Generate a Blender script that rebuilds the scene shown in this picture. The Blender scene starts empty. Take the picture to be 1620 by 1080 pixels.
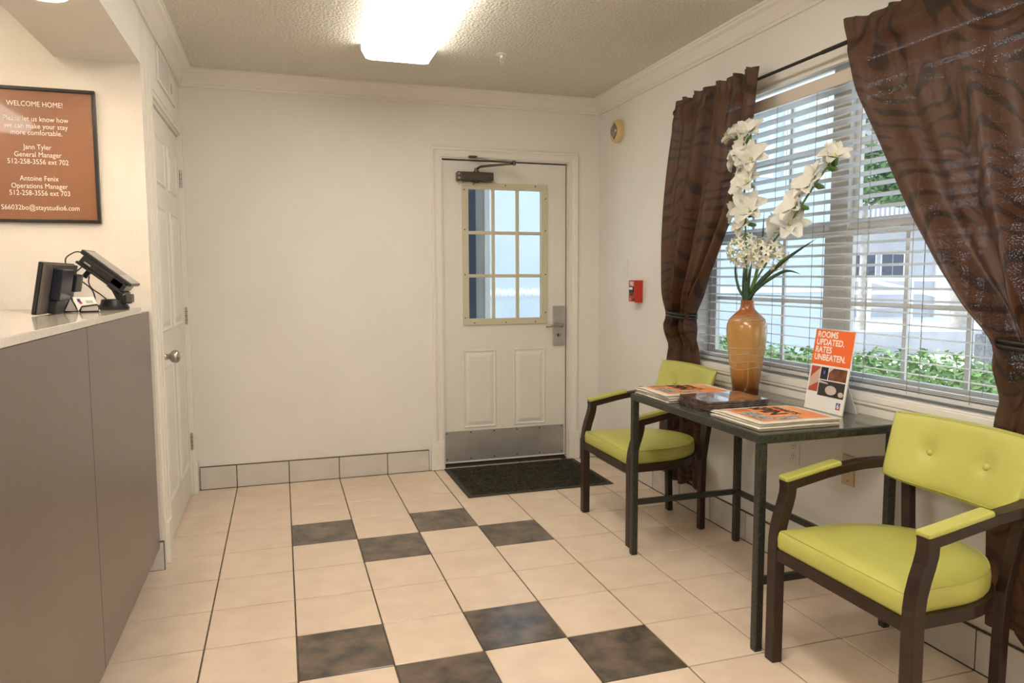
import bpy, bmesh, math, random
from mathutils import Vector, Matrix

# ------------------------------------------------------------------ camera, world, sun, exposure
scene = bpy.context.scene
COL = scene.collection
rnd = random.Random(7)

YAW, PITCH, ROLL = math.radians(17.634), math.radians(5.079), math.radians(-0.2124)
CAM = Vector((0.29025, -4.44557, 1.27668))
fwd = Vector((math.sin(YAW) * math.cos(PITCH), math.cos(YAW) * math.cos(PITCH), -math.sin(PITCH)))
rgt = Vector((math.cos(YAW), -math.sin(YAW), 0))
upv = rgt.cross(fwd)
cr, sr = math.cos(ROLL), math.sin(ROLL)
rgt, upv = cr * rgt + sr * upv, -sr * rgt + cr * upv
cd = bpy.data.cameras.new('camera')
cam = bpy.data.objects.new('camera', cd)
COL.objects.link(cam)
cd.sensor_width = 36.0
cd.lens = 25.482
cd.clip_start = 0.02
cam.matrix_world = Matrix(((rgt.x, upv.x, -fwd.x, CAM.x), (rgt.y, upv.y, -fwd.y, CAM.y),
                           (rgt.z, upv.z, -fwd.z, CAM.z), (0, 0, 0, 1)))
scene.camera = cam

world = bpy.data.worlds.new('sky')
scene.world = world
world.use_nodes = True
bg = world.node_tree.nodes['Background']
bg.inputs[0].default_value = (0.80, 0.90, 1.0, 1)
bg.inputs[1].default_value = 0.95

sd = bpy.data.lights.new('sun', 'SUN')
sd.energy = 2.2
sd.angle = math.radians(1.0)
sd.color = (1.0, 0.95, 0.88)
sun = bpy.data.objects.new('sun', sd)
COL.objects.link(sun)
sun.rotation_euler = Vector((0.50, -0.45, -0.80)).to_track_quat('-Z', 'Y').to_euler()

vs = scene.view_settings
vs.view_transform = 'Standard'
vs.look = 'None'
vs.gamma = 1.0
vs.use_curve_mapping = False
vs.exposure = 1.4
LAMP, LAMP_FILL = 3.6, 7.5            # radiance of the visible ceiling fixture and of the added fill ones

# ------------------------------------------------------------------ materials
def nodes_of(m):
    m.use_nodes = True
    nt = m.node_tree
    return nt, nt.nodes, nt.links, nt.nodes['Principled BSDF']

def mat(name, col, rough=0.5, metal=0.0, spec=0.5, coat=0.0):
    m = bpy.data.materials.new(name)
    nt, N, L, b = nodes_of(m)
    b.inputs['Base Color'].default_value = (*col, 1)
    b.inputs['Roughness'].default_value = rough
    b.inputs['Metallic'].default_value = metal
    b.inputs['Specular IOR Level'].default_value = spec
    b.inputs['Coat Weight'].default_value = coat
    return m

def coords(N, L, scale, kind='Object'):
    tc = N.new('ShaderNodeTexCoord')
    mp = N.new('ShaderNodeMapping')
    mp.inputs['Scale'].default_value = scale if isinstance(scale, tuple) else (scale,) * 3
    L.new(tc.outputs[kind], mp.inputs['Vector'])
    return mp.outputs['Vector']

def noise_mat(name, c1, c2, scale=8.0, rough=0.5, bump=0.0, bscale=60.0, lo=0.35, hi=0.65, metal=0.0, spec=0.5,
              detail=4.0, rand=0.0, kind='Object', bdist=0.002, coat=0.0):
    m = bpy.data.materials.new(name)
    nt, N, L, b = nodes_of(m)
    v = coords(N, L, scale, kind)
    src = v
    if rand:
        oi = N.new('ShaderNodeObjectInfo')
        mul = N.new('ShaderNodeVectorMath'); mul.operation = 'ADD'
        sc = N.new('ShaderNodeVectorMath'); sc.operation = 'SCALE'
        cb = N.new('ShaderNodeCombineXYZ')
        for i in range(3):
            L.new(oi.outputs['Random'], cb.inputs[i])
        L.new(cb.outputs[0], sc.inputs[0]); sc.inputs['Scale'].default_value = 50.0
        L.new(v, mul.inputs[0]); L.new(sc.outputs[0], mul.inputs[1])
        src = mul.outputs[0]
    n = N.new('ShaderNodeTexNoise')
    n.inputs['Scale'].default_value = 1.0
    n.inputs['Detail'].default_value = detail
    L.new(src, n.inputs['Vector'])
    r = N.new('ShaderNodeValToRGB')
    r.color_ramp.elements[0].position = lo; r.color_ramp.elements[0].color = (*c1, 1)
    r.color_ramp.elements[1].position = hi; r.color_ramp.elements[1].color = (*c2, 1)
    L.new(n.outputs[0], r.inputs[0])
    L.new(r.outputs[0], b.inputs['Base Color'])
    b.inputs['Roughness'].default_value = rough
    b.inputs['Metallic'].default_value = metal
    b.inputs['Specular IOR Level'].default_value = spec
    b.inputs['Coat Weight'].default_value = coat
    if bump:
        n2 = N.new('ShaderNodeTexNoise')
        n2.inputs['Scale'].default_value = bscale
        n2.inputs['Detail'].default_value = 3.0
        tc = N.new('ShaderNodeTexCoord')
        L.new(tc.outputs[kind], n2.inputs['Vector'])
        bp = N.new('ShaderNodeBump')
        bp.inputs['Strength'].default_value = bump
        bp.inputs['Distance'].default_value = bdist
        L.new(n2.outputs[0], bp.inputs['Height'])
        L.new(bp.outputs[0], b.inputs['Normal'])
    return m

def emit_mat(name, col, strength):
    m = mat(name, (0.8, 0.8, 0.8), 0.4)
    b = m.node_tree.nodes['Principled BSDF']
    b.inputs['Emission Color'].default_value = (*col, 1)
    b.inputs['Emission Strength'].default_value = strength
    return m

def glass_mat(name, tint=(0.94, 0.97, 1.0), gloss=0.035):
    m = bpy.data.materials.new(name)
    m.use_nodes = True
    nt = m.node_tree; N = nt.nodes; L = nt.links
    N.remove(N['Principled BSDF'])
    out = N['Material Output']
    t = N.new('ShaderNodeBsdfTransparent'); t.inputs[0].default_value = (*tint, 1)
    g = N.new('ShaderNodeBsdfGlossy'); g.inputs['Roughness'].default_value = 0.02
    mx = N.new('ShaderNodeMixShader')
    mx.inputs[0].default_value = gloss
    L.new(t.outputs[0], mx.inputs[1]); L.new(g.outputs[0], mx.inputs[2])
    L.new(mx.outputs[0], out.inputs['Surface'])
    return m

def frosted_mat(name):
    m = bpy.data.materials.new(name)
    nt, N, L, b = nodes_of(m)
    b.inputs['Base Color'].default_value = (0.93, 0.97, 1.0, 1)
    b.inputs['Roughness'].default_value = 0.12
    b.inputs['Transmission Weight'].default_value = 1.0
    b.inputs['IOR'].default_value = 1.15
    v = coords(N, L, (38, 38, 7))
    n = N.new('ShaderNodeTexNoise'); n.inputs['Scale'].default_value = 1.0; n.inputs['Detail'].default_value = 2.0
    L.new(v, n.inputs['Vector'])
    bp = N.new('ShaderNodeBump'); bp.inputs['Strength'].default_value = 0.8; bp.inputs['Distance'].default_value = 0.012
    L.new(n.outputs[0], bp.inputs['Height']); L.new(bp.outputs[0], b.inputs['Normal'])
    return m

def zebra_mat(name):
    m = bpy.data.materials.new(name)
    m.use_nodes = True
    nt = m.node_tree; N = nt.nodes; L = nt.links
    b = N['Principled BSDF']; out = N['Material Output']
    v = coords(N, L, (1.0, 1.0, 1.0), 'UV')
    wn_ = N.new('ShaderNodeTexNoise'); wn_.inputs['Scale'].default_value = 2.6; wn_.inputs['Detail'].default_value = 1.0
    L.new(v, wn_.inputs['Vector'])
    sc_ = N.new('ShaderNodeVectorMath'); sc_.operation = 'SCALE'; sc_.inputs['Scale'].default_value = 0.55
    L.new(wn_.outputs['Color'], sc_.inputs[0])
    ad_ = N.new('ShaderNodeVectorMath'); ad_.operation = 'ADD'
    L.new(v, ad_.inputs[0]); L.new(sc_.outputs[0], ad_.inputs[1])
    w = N.new('ShaderNodeTexWave')
    w.wave_type = 'BANDS'; w.bands_direction = 'Y'
    w.inputs['Scale'].default_value = 4.4
    w.inputs['Distortion'].default_value = 3.5
    w.inputs['Detail'].default_value = 2.0
    w.inputs['Detail Scale'].default_value = 1.1
    L.new(ad_.outputs[0], w.inputs['Vector'])
    nm_ = N.new('ShaderNodeTexNoise'); nm_.inputs['Scale'].default_value = 7.0; nm_.inputs['Detail'].default_value = 1.0
    L.new(v, nm_.inputs['Vector'])
    sm_ = N.new('ShaderNodeMath'); sm_.operation = 'MULTIPLY_ADD'; sm_.inputs[1].default_value = 1.5
    L.new(nm_.outputs[0], sm_.inputs[0]); L.new(w.outputs[0], sm_.inputs[2])
    r = N.new('ShaderNodeValToRGB')
    r.color_ramp.elements[0].position = 0.98; r.color_ramp.elements[0].color = (0.026, 0.0105, 0.0048, 1)
    r.color_ramp.elements[1].position = 1.0; r.color_ramp.elements[1].color = (0.078, 0.031, 0.0125, 1)
    mn_ = N.new('ShaderNodeMapRange'); mn_.inputs['From Min'].default_value = 0.86; mn_.inputs['From Max'].default_value = 1.0
    L.new(sm_.outputs[0], mn_.inputs['Value'])
    r.color_ramp.elements[0].position = 0.0; r.color_ramp.elements[1].position = 1.0
    L.new(mn_.outputs[0], r.inputs[0])
    L.new(r.outputs[0], b.inputs['Base Color'])
    b.inputs['Roughness'].default_value = 0.52
    b.inputs['Specular IOR Level'].default_value = 0.35
    tl = N.new('ShaderNodeBsdfTranslucent'); tl.inputs[0].default_value = (0.24, 0.10, 0.05, 1)
    tr = N.new('ShaderNodeBsdfTransparent'); tr.inputs[0].default_value = (1, 1, 1, 1)
    m1 = N.new('ShaderNodeMixShader'); m1.inputs[0].default_value = 0.15
    m2 = N.new('ShaderNodeMixShader')
    wv = N.new('ShaderNodeTexNoise'); wv.inputs['Scale'].default_value = 260.0     # loose weave
    L.new(v, wv.inputs['Vector'])
    wr = N.new('ShaderNodeMapRange')
    wr.inputs['From Min'].default_value = 0.5; wr.inputs['From Max'].default_value = 0.75
    wr.inputs['To Min'].default_value = 0.0; wr.inputs['To Max'].default_value = 0.20
    L.new(wv.outputs[0], wr.inputs['Value']); L.new(wr.outputs[0], m2.inputs[0])
    L.new(b.outputs[0], m1.inputs[1]); L.new(tl.outputs[0], m1.inputs[2])
    L.new(m1.outputs[0], m2.inputs[1]); L.new(tr.outputs[0], m2.inputs[2])
    L.new(m2.outputs[0], out.inputs['Surface'])
    return m

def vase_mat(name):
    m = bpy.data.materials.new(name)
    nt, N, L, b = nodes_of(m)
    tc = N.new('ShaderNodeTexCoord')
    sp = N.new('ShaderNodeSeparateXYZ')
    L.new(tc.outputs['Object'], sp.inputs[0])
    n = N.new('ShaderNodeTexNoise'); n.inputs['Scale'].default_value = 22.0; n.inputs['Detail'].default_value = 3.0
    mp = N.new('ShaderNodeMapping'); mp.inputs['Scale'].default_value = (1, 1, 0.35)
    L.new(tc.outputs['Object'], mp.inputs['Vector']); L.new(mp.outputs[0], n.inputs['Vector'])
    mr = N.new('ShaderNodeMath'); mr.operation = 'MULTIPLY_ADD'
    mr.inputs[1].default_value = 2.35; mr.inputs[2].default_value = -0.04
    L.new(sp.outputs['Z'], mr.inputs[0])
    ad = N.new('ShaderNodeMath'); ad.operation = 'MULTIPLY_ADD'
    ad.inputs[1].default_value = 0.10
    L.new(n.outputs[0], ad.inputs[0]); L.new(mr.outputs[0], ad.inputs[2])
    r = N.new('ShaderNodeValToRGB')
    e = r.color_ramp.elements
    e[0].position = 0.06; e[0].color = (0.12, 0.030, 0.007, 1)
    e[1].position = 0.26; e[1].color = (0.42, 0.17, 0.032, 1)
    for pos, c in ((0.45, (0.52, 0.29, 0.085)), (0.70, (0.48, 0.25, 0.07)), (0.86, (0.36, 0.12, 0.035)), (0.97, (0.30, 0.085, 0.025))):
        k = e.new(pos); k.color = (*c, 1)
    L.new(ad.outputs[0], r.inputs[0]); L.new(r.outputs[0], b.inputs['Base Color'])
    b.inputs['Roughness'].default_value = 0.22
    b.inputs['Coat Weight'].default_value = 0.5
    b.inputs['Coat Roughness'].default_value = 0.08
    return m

def laminate_mat(name):
    m = bpy.data.materials.new(name)
    nt, N, L, b = nodes_of(m)
    v = coords(N, L, (30, 30, 1.2))
    n = N.new('ShaderNodeTexNoise'); n.inputs['Scale'].default_value = 1.0; n.inputs['Detail'].default_value = 5.0
    L.new(v, n.inputs['Vector'])
    r = N.new('ShaderNodeValToRGB')
    r.color_ramp.elements[0].position = 0.3; r.color_ramp.elements[0].color = (0.092, 0.063, 0.053, 1)
    r.color_ramp.elements[1].position = 0.7; r.color_ramp.elements[1].color = (0.108, 0.075, 0.064, 1)
    L.new(n.outputs[0], r.inputs[0]); L.new(r.outputs[0], b.inputs['Base Color'])
    b.inputs['Roughness'].default_value = 0.36
    b.inputs['Coat Weight'].default_value = 0.6
    b.inputs['Coat Roughness'].default_value = 0.32
    return m

def leaf_mat(name, c1, c2):
    m = noise_mat(name, c1, c2, 3.0, 0.55, lo=0.3, hi=0.7)
    return m

M = {}
M['wall'] = noise_mat('wall_paint', (0.80, 0.775, 0.725), (0.83, 0.805, 0.755), 3.0, 0.55, bump=0.12, bscale=140, bdist=0.003)
M['wall_tex'] = noise_mat('textured_wall_paint', (0.80, 0.745, 0.67), (0.83, 0.775, 0.70), 5.0, 0.6, bump=0.18, bscale=90, bdist=0.006)
M['trimw'] = mat('trim_paint', (0.83, 0.79, 0.72), 0.32)
M['doorw'] = noise_mat('door_paint', (0.76, 0.735, 0.67), (0.79, 0.765, 0.70), 4.0, 0.38)
M['ceil'] = noise_mat('popcorn_ceiling', (0.70, 0.66, 0.58), (0.84, 0.80, 0.72), 90.0, 0.9, bump=1.0, bscale=75, bdist=0.012, spec=0.2)
M['tile'] = noise_mat('beige_floor_tile', (0.70, 0.555, 0.43), (0.77, 0.625, 0.495), 9.0, 0.30, rand=1, bump=0.05, bscale=30)
M['tiled'] = noise_mat('slate_floor_tile', (0.050, 0.044, 0.037), (0.20, 0.140, 0.100), 11.0, 0.18, rand=1, bump=0.25, bscale=45, lo=0.3, hi=0.75, detail=8)
M['tileb'] = noise_mat('baseboard_tile', (0.63, 0.585, 0.545), (0.69, 0.645, 0.60), 9.0, 0.35, rand=1)
M['grout'] = noise_mat('dark_grout', (0.075, 0.06, 0.04), (0.13, 0.10, 0.065), 40.0, 0.85)
M['lam'] = laminate_mat('taupe_wood_laminate')
M['quartz'] = noise_mat('polished_countertop', (0.60, 0.55, 0.48), (0.68, 0.62, 0.55), 80.0, 0.12, coat=0.3)
M['black'] = mat('black_plastic', (0.012, 0.012, 0.013), 0.35)
M['blackm'] = mat('black_rubber', (0.02, 0.02, 0.02), 0.7)
M['navy'] = mat('navy_plastic', (0.008, 0.011, 0.026), 0.25)
M['greyp'] = mat('grey_plastic', (0.085, 0.07, 0.058), 0.4)
M['darkp'] = mat('charcoal_plastic', (0.022, 0.019, 0.016), 0.3)
M['silver'] = mat('silver_plastic', (0.45, 0.44, 0.42), 0.3, 0.5)
M['screen'] = mat('dark_screen', (0.10, 0.095, 0.09), 0.12, spec=0.8)
M['nickel'] = mat('satin_nickel', (0.46, 0.44, 0.40), 0.28, 1.0)
M['steel'] = noise_mat('brushed_steel', (0.46, 0.45, 0.435), (0.56, 0.55, 0.53), 6.0, 0.42, metal=0.75)
M['bronze'] = mat('aged_bronze', (0.11, 0.095, 0.075), 0.35, 0.8)
M['wood'] = noise_mat('espresso_frame', (0.026, 0.014, 0.009), (0.040, 0.022, 0.015), 14.0, 0.36, spec=0.35)
M['green'] = noise_mat('lime_vinyl', (0.48, 0.47, 0.105), (0.53, 0.52, 0.13), 7.0, 0.42, bump=0.06, bscale=350, bdist=0.001)
M['gran'] = noise_mat('speckled_table_finish', (0.004, 0.005, 0.0035), (0.060, 0.058, 0.042), 190.0, 0.34, lo=0.38, hi=0.68, bump=0.3, bscale=260, bdist=0.001)
M['grantop'] = noise_mat('polished_table_top', (0.05, 0.055, 0.045), (0.15, 0.15, 0.125), 90.0, 0.13, lo=0.35, hi=0.7, coat=0.4)
M['curt'] = zebra_mat('zebra_satin')
M['rod'] = mat('black_rod', (0.018, 0.014, 0.012), 0.35, 0.5)
M['rope'] = mat('tieback_cord', (0.012, 0.009, 0.008), 0.4)
M['slat'] = mat('blind_slat', (0.88, 0.88, 0.87), 0.42)
_nt = M['slat'].node_tree
_t = _nt.nodes.new('ShaderNodeBsdfTranslucent'); _t.inputs[0].default_value = (0.85, 0.88, 0.92, 1)
_m = _nt.nodes.new('ShaderNodeMixShader'); _m.inputs[0].default_value = 0.35
_nt.links.new(_nt.nodes['Principled BSDF'].outputs[0], _m.inputs[1]); _nt.links.new(_t.outputs[0], _m.inputs[2])
_nt.links.new(_m.outputs[0], _nt.nodes['Material Output'].inputs['Surface'])
M['vinyl'] = mat('window_vinyl', (0.62, 0.60, 0.56), 0.4)
M['cord'] = mat('blind_cord', (0.30, 0.28, 0.25), 0.8)
M['valance'] = mat('blind_valance', (0.66, 0.58, 0.49), 0.4)
M['glass'] = glass_mat('window_glass')
M['frost'] = frosted_mat('rippled_glass')
M['lite'] = mat('yellowed_frame', (0.62, 0.57, 0.42), 0.4)
M['mat'] = noise_mat('entry_mat_fibre', (0.030, 0.027, 0.018), (0.068, 0.060, 0.042), 60.0, 0.95, bump=0.6, bscale=400, bdist=0.003, spec=0.1)
M['rubber'] = mat('mat_border', (0.040, 0.034, 0.022), 0.75)
M['vase'] = vase_mat('amber_glaze')
M['inlay'] = mat('inlay_line', (0.62, 0.50, 0.30), 0.5)
M['petal'] = noise_mat('white_petal', (0.82, 0.80, 0.70), (0.88, 0.86, 0.80), 20.0, 0.6, spec=0.2)
pb = M['petal'].node_tree.nodes['Principled BSDF']
pb.inputs['Subsurface Weight'].default_value = 0.0
M['petalc'] = mat('petal_throat', (0.66, 0.68, 0.28), 0.6)
M['stem'] = mat('green_stem', (0.13, 0.24, 0.055), 0.5)
M['blade'] = noise_mat('dark_leaf_blade', (0.018, 0.050, 0.022), (0.05, 0.11, 0.045), 12.0, 0.45)
M['paper'] = noise_mat('newsprint', (0.66, 0.60, 0.50), (0.74, 0.68, 0.58), 14.0, 0.85)
M['orange'] = noise_mat('orange_print', (0.80, 0.22, 0.055), (0.85, 0.30, 0.10), 6.0, 0.6)
M['orangel'] = mat('pale_orange_print', (0.85, 0.40, 0.16), 0.6)
M['ink'] = mat('black_ink', (0.018, 0.016, 0.015), 0.6)
M['photo'] = noise_mat('newspaper_photo', (0.06, 0.06, 0.07), (0.55, 0.48, 0.40), 55.0, 0.6, lo=0.36, hi=0.60, detail=6)
M['magc'] = noise_mat('glossy_magazine_cover', (0.04, 0.035, 0.05), (0.44, 0.24, 0.14), 18.0, 0.06, lo=0.38, hi=0.62, detail=6, coat=1.0)
M['mage'] = noise_mat('magazine_edge', (0.16, 0.12, 0.10), (0.42, 0.36, 0.32), 40.0, 0.5)
M['magk'] = noise_mat('magazine_back_cover', (0.015, 0.012, 0.014), (0.10, 0.05, 0.03), 30.0, 0.2)
M['white'] = mat('white_card', (0.84, 0.82, 0.77), 0.5)
M['sorange'] = mat('sign_orange', (0.86, 0.155, 0.030), 0.45)
M['swhite'] = mat('sign_lettering', (0.90, 0.87, 0.80), 0.5)
M['ph1'] = mat('photo_red', (0.45, 0.075, 0.05), 0.4)
M['ph1b'] = mat('photo_pink', (0.62, 0.40, 0.33), 0.4)
M['ph2'] = mat('photo_navy', (0.012, 0.012, 0.03), 0.4)
M['ph2b'] = mat('photo_blue_glow', (0.12, 0.16, 0.50), 0.4)
M['ph3'] = noise_mat('photo_brown', (0.10, 0.030, 0.015), (0.26, 0.085, 0.04), 30.0, 0.4)
M['ph4'] = mat('photo_dark', (0.035, 0.025, 0.022), 0.4)
M['ph4b'] = mat('photo_basin', (0.60, 0.52, 0.48), 0.4)
M['lblue'] = mat('logo_blue', (0.05, 0.06, 0.30), 0.4)
M['lred'] = mat('logo_red', (0.62, 0.05, 0.07), 0.4)
M['poster'] = noise_mat('brown_poster_print', (0.255, 0.105, 0.045), (0.295, 0.125, 0.056), 3.0, 0.35, coat=0.35)
M['pframe'] = mat('poster_frame', (0.018, 0.014, 0.013), 0.3)
M['red'] = mat('fire_red', (0.50, 0.030, 0.014), 0.4)
M['plate'] = mat('wall_plate', (0.80, 0.77, 0.70), 0.35)
M['plateb'] = mat('beige_plate', (0.68, 0.52, 0.32), 0.4)
M['beige'] = mat('strobe_beige', (0.66, 0.49, 0.24), 0.4)
M['lens'] = mat('strobe_lens', (0.30, 0.27, 0.24), 0.12, 0.6)
M['lamp'] = emit_mat('lamp_diffuser', (1.0, 0.93, 0.81), LAMP)
M['fill_lamp'] = emit_mat('added_fill_diffuser', (1.0, 0.93, 0.81), LAMP_FILL)  # stronger glow, only for the fixtures added as fill light
M['can'] = emit_mat('can_lamp', (1.0, 0.80, 0.58), 27.0)
M['fixw'] = mat('fixture_white', (0.82, 0.80, 0.74), 0.4)
M['mesh'] = mat('wire_mesh', (0.45, 0.43, 0.40), 0.5)
# outdoors
M['wing'] = noise_mat('pale_stucco', (0.50, 0.57, 0.62), (0.55, 0.62, 0.67), 3.0, 0.9)
M['farw'] = noise_mat('grey_stucco', (0.42, 0.42, 0.45), (0.50, 0.50, 0.53), 1.0, 0.9)
M['conc'] = noise_mat('concrete', (0.66, 0.65, 0.63), (0.76, 0.75, 0.72), 2.0, 0.9)
M['kerb'] = noise_mat('grey_kerb', (0.36, 0.36, 0.37), (0.44, 0.44, 0.45), 3.0, 0.9)
M['leafh'] = leaf_mat('hedge_leaf', (0.13, 0.27, 0.06), (0.36, 0.50, 0.17))
M['leaft'] = leaf_mat('tree_leaf', (0.05, 0.12, 0.04), (0.16, 0.27, 0.10))
M['bark'] = noise_mat('pale_bark', (0.34, 0.30, 0.26), (0.52, 0.48, 0.42), 9.0, 0.9)
M['wwhite'] = mat('outdoor_white_paint', (0.80, 0.80, 0.80), 0.5)
M['dglass'] = mat('far_window_glass', (0.06, 0.07, 0.10), 0.1)
M['slate'] = mat('slate_blue_post', (0.055, 0.075, 0.115), 0.5)
M['roofm'] = mat('roof_grey', (0.25, 0.25, 0.26), 0.8)
M['col'] = noise_mat('rough_stone_column', (0.22, 0.21, 0.21), (0.36, 0.35, 0.34), 20.0, 0.9)

# ------------------------------------------------------------------ geometry helpers
WORLD = {}

class B:
    def __init__(s):
        s.v, s.f, s.mi, s.uv, s.cur = [], [], [], None, 0
    def mat(s, i):
        s.cur = i; return s
    def add(s, vs, fs):
        o = len(s.v)
        s.v += [tuple(p) for p in vs]
        s.f += [tuple(i + o for i in f) for f in fs]
        s.mi += [s.cur] * len(fs)
        return s
    def box(s, x0, x1, y0, y1, z0, z1):
        x0, x1 = sorted((x0, x1)); y0, y1 = sorted((y0, y1)); z0, z1 = sorted((z0, z1))
        return s.add([(x0, y0, z0), (x1, y0, z0), (x1, y1, z0), (x0, y1, z0), (x0, y0, z1), (x1, y0, z1), (x1, y1, z1), (x0, y1, z1)],
                     [(0, 3, 2, 1), (4, 5, 6, 7), (0, 1, 5, 4), (1, 2, 6, 5), (2, 3, 7, 6), (3, 0, 4, 7)])
    def obox(s, c, ax, ay, az, hx, hy, hz):
        c = Vector(c); ax, ay, az = (Vector(a).normalized() for a in (ax, ay, az))
        if ax.cross(ay).dot(az) < 0:
            az = -az
        P = [c + ax * hx * i + ay * hy * j + az * hz * k for k in (-1, 1) for (i, j) in ((-1, -1), (1, -1), (1, 1), (-1, 1))]
        return s.add(P, [(0, 3, 2, 1), (4, 5, 6, 7), (0, 1, 5, 4), (1, 2, 6, 5), (2, 3, 7, 6), (3, 0, 4, 7)])
    def loft(s, rings, closed=True, caps=True):
        n = len(rings[0]); vs = [p for r in rings for p in r]; fs = []
        for i in range(len(rings) - 1):
            for j in range(n if closed else n - 1):
                k = (j + 1) % n
                fs.append((i * n + j, i * n + k, (i + 1) * n + k, (i + 1) * n + j))
        if caps:
            fs.append(tuple(range(n - 1, -1, -1)))
            fs.append(tuple(range((len(rings) - 1) * n, len(rings) * n)))
        return s.add(vs, fs)
    def lathe(s, prof, c=(0, 0, 0), seg=24, axis='z', caps=True):
        rings = []
        for r, h in prof:
            ring = []
            for k in range(seg):
                a = 2 * math.pi * k / seg
                u, w = r * math.cos(a), r * math.sin(a)
                p = {'z': (u, w, h), 'x': (h, u, w), 'y': (w, h, u)}[axis]
                ring.append((c[0] + p[0], c[1] + p[1], c[2] + p[2]))
            rings.append(ring)
        return s.loft(rings, True, caps)
    def tube(s, pts, r, seg=8, caps=True):
        pts = [Vector(p) for p in pts]
        n = len(pts)
        rs = r if isinstance(r, (list, tuple)) else [r] * n
        rings = []; up = None
        for i in range(n):
            d = (pts[min(i + 1, n - 1)] - pts[max(i - 1, 0)]).normalized()
            if up is None:
                up = Vector((0, 0, 1)) if abs(d.z) < 0.9 else Vector((1, 0, 0))
            a = d.cross(up).normalized(); b = a.cross(d).normalized(); up = b
            rings.append([pts[i] + (a * math.cos(2 * math.pi * k / seg) + b * math.sin(2 * math.pi * k / seg)) * rs[i] for k in range(seg)])
        return s.loft(rings, True, caps)
    def sweep(s, pts, frames, w, h):
        """rectangle w x h swept along pts; frames = list of (side, up)"""
        rings = []
        for p, (a, b) in zip(pts, frames):
            p, a, b = Vector(p), Vector(a).normalized(), Vector(b).normalized()
            rings.append([p - a * w / 2 - b * h / 2, p + a * w / 2 - b * h / 2, p + a * w / 2 + b * h / 2, p - a * w / 2 + b * h / 2])
        return s.loft(rings)
    def grid(s, fn, nu, nv, uv=None):
        o = len(s.v)
        for j in range(nv + 1):
            for i in range(nu + 1):
                s.v.append(tuple(fn(i / nu, j / nv)))
        for j in range(nv):
            for i in range(nu):
                a = o + j * (nu + 1) + i
                s.f.append((a, a + 1, a + nu + 2, a + nu + 1)); s.mi.append(s.cur)
        return s
    def poly(s, pts):
        return s.add(pts, [tuple(range(len(pts)))])
    def prism(s, pts, d):
        d = Vector(d); n = len(pts)
        a = [Vector(p) for p in pts]; b = [p + d for p in a]
        fs = [tuple(range(n - 1, -1, -1)), tuple(range(n, 2 * n))] + [(i, (i + 1) % n, n + (i + 1) % n, n + i) for i in range(n)]
        return s.add(a + b, fs)
    def build(s, name, mats, parent=None, smooth=False, bevel=0.0, origin=None, seg=2, recalc=True, auto=None):
        if not isinstance(mats, (list, tuple)):
            mats = [mats]
        xs, ys, zs = zip(*s.v)
        if origin is None:
            origin = ((min(xs) + max(xs)) / 2, (min(ys) + max(ys)) / 2, min(zs))
        og = Vector(origin)
        me = bpy.data.meshes.new(name)
        me.from_pydata([tuple(Vector(p) - og) for p in s.v], [], s.f)
        for m in mats:
            me.materials.append(M[m] if isinstance(m, str) else m)
        for p, i in zip(me.polygons, s.mi):
            p.material_index = i
        if s.uv:
            ul = me.uv_layers.new(name='UVMap')
            for lp in me.loops:
                ul.data[lp.index].uv = s.uv[lp.vertex_index]
        if recalc:
            bm = bmesh.new(); bm.from_mesh(me)
            bmesh.ops.recalc_face_normals(bm, faces=bm.faces)
            bm.to_mesh(me); bm.free()
        if smooth:
            me.polygons.foreach_set('use_smooth', [True] * len(me.polygons))
            if auto:
                me.set_sharp_from_angle(angle=math.radians(auto))
        me.update()
        o = bpy.data.objects.new(name, me)
        COL.objects.link(o)
        place(o, og, parent)
        if bevel:
            md = o.modifiers.new('edge', 'BEVEL')
            md.width = bevel; md.segments = seg; md.limit_method = 'ANGLE'; md.angle_limit = math.radians(40)
        return o

def place(o, og, parent):
    og = Vector(og)
    if parent is not None:
        o.parent = parent
        o.location = og - WORLD[parent.name]
    else:
        o.location = og
    WORLD[o.name] = og

def tag(o, label=None, cat=None, group=None, kind=None):
    if label: o['label'] = label
    if cat: o['category'] = cat
    if group: o['group'] = group
    if kind: o['kind'] = kind
    return o

def thing(name, loc, label=None, cat=None, group=None, kind=None):
    o = bpy.data.objects.new(name, None)
    COL.objects.link(o)
    o.empty_display_size = 0.05
    place(o, loc, None)
    return tag(o, label, cat, group, kind)

def dup(root, loc, label=None, rot=None):
    r = root.copy(); COL.objects.link(r); r.location = loc
    if rot is not None: r.rotation_euler = rot
    if label: r['label'] = label
    for ch in list(root.children):
        c = ch.copy(); COL.objects.link(c); c.parent = r
        for g in list(ch.children):
            k = g.copy(); COL.objects.link(k); k.parent = c
    return r

def struct(o):
    o['kind'] = 'structure'
    return o

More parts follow.
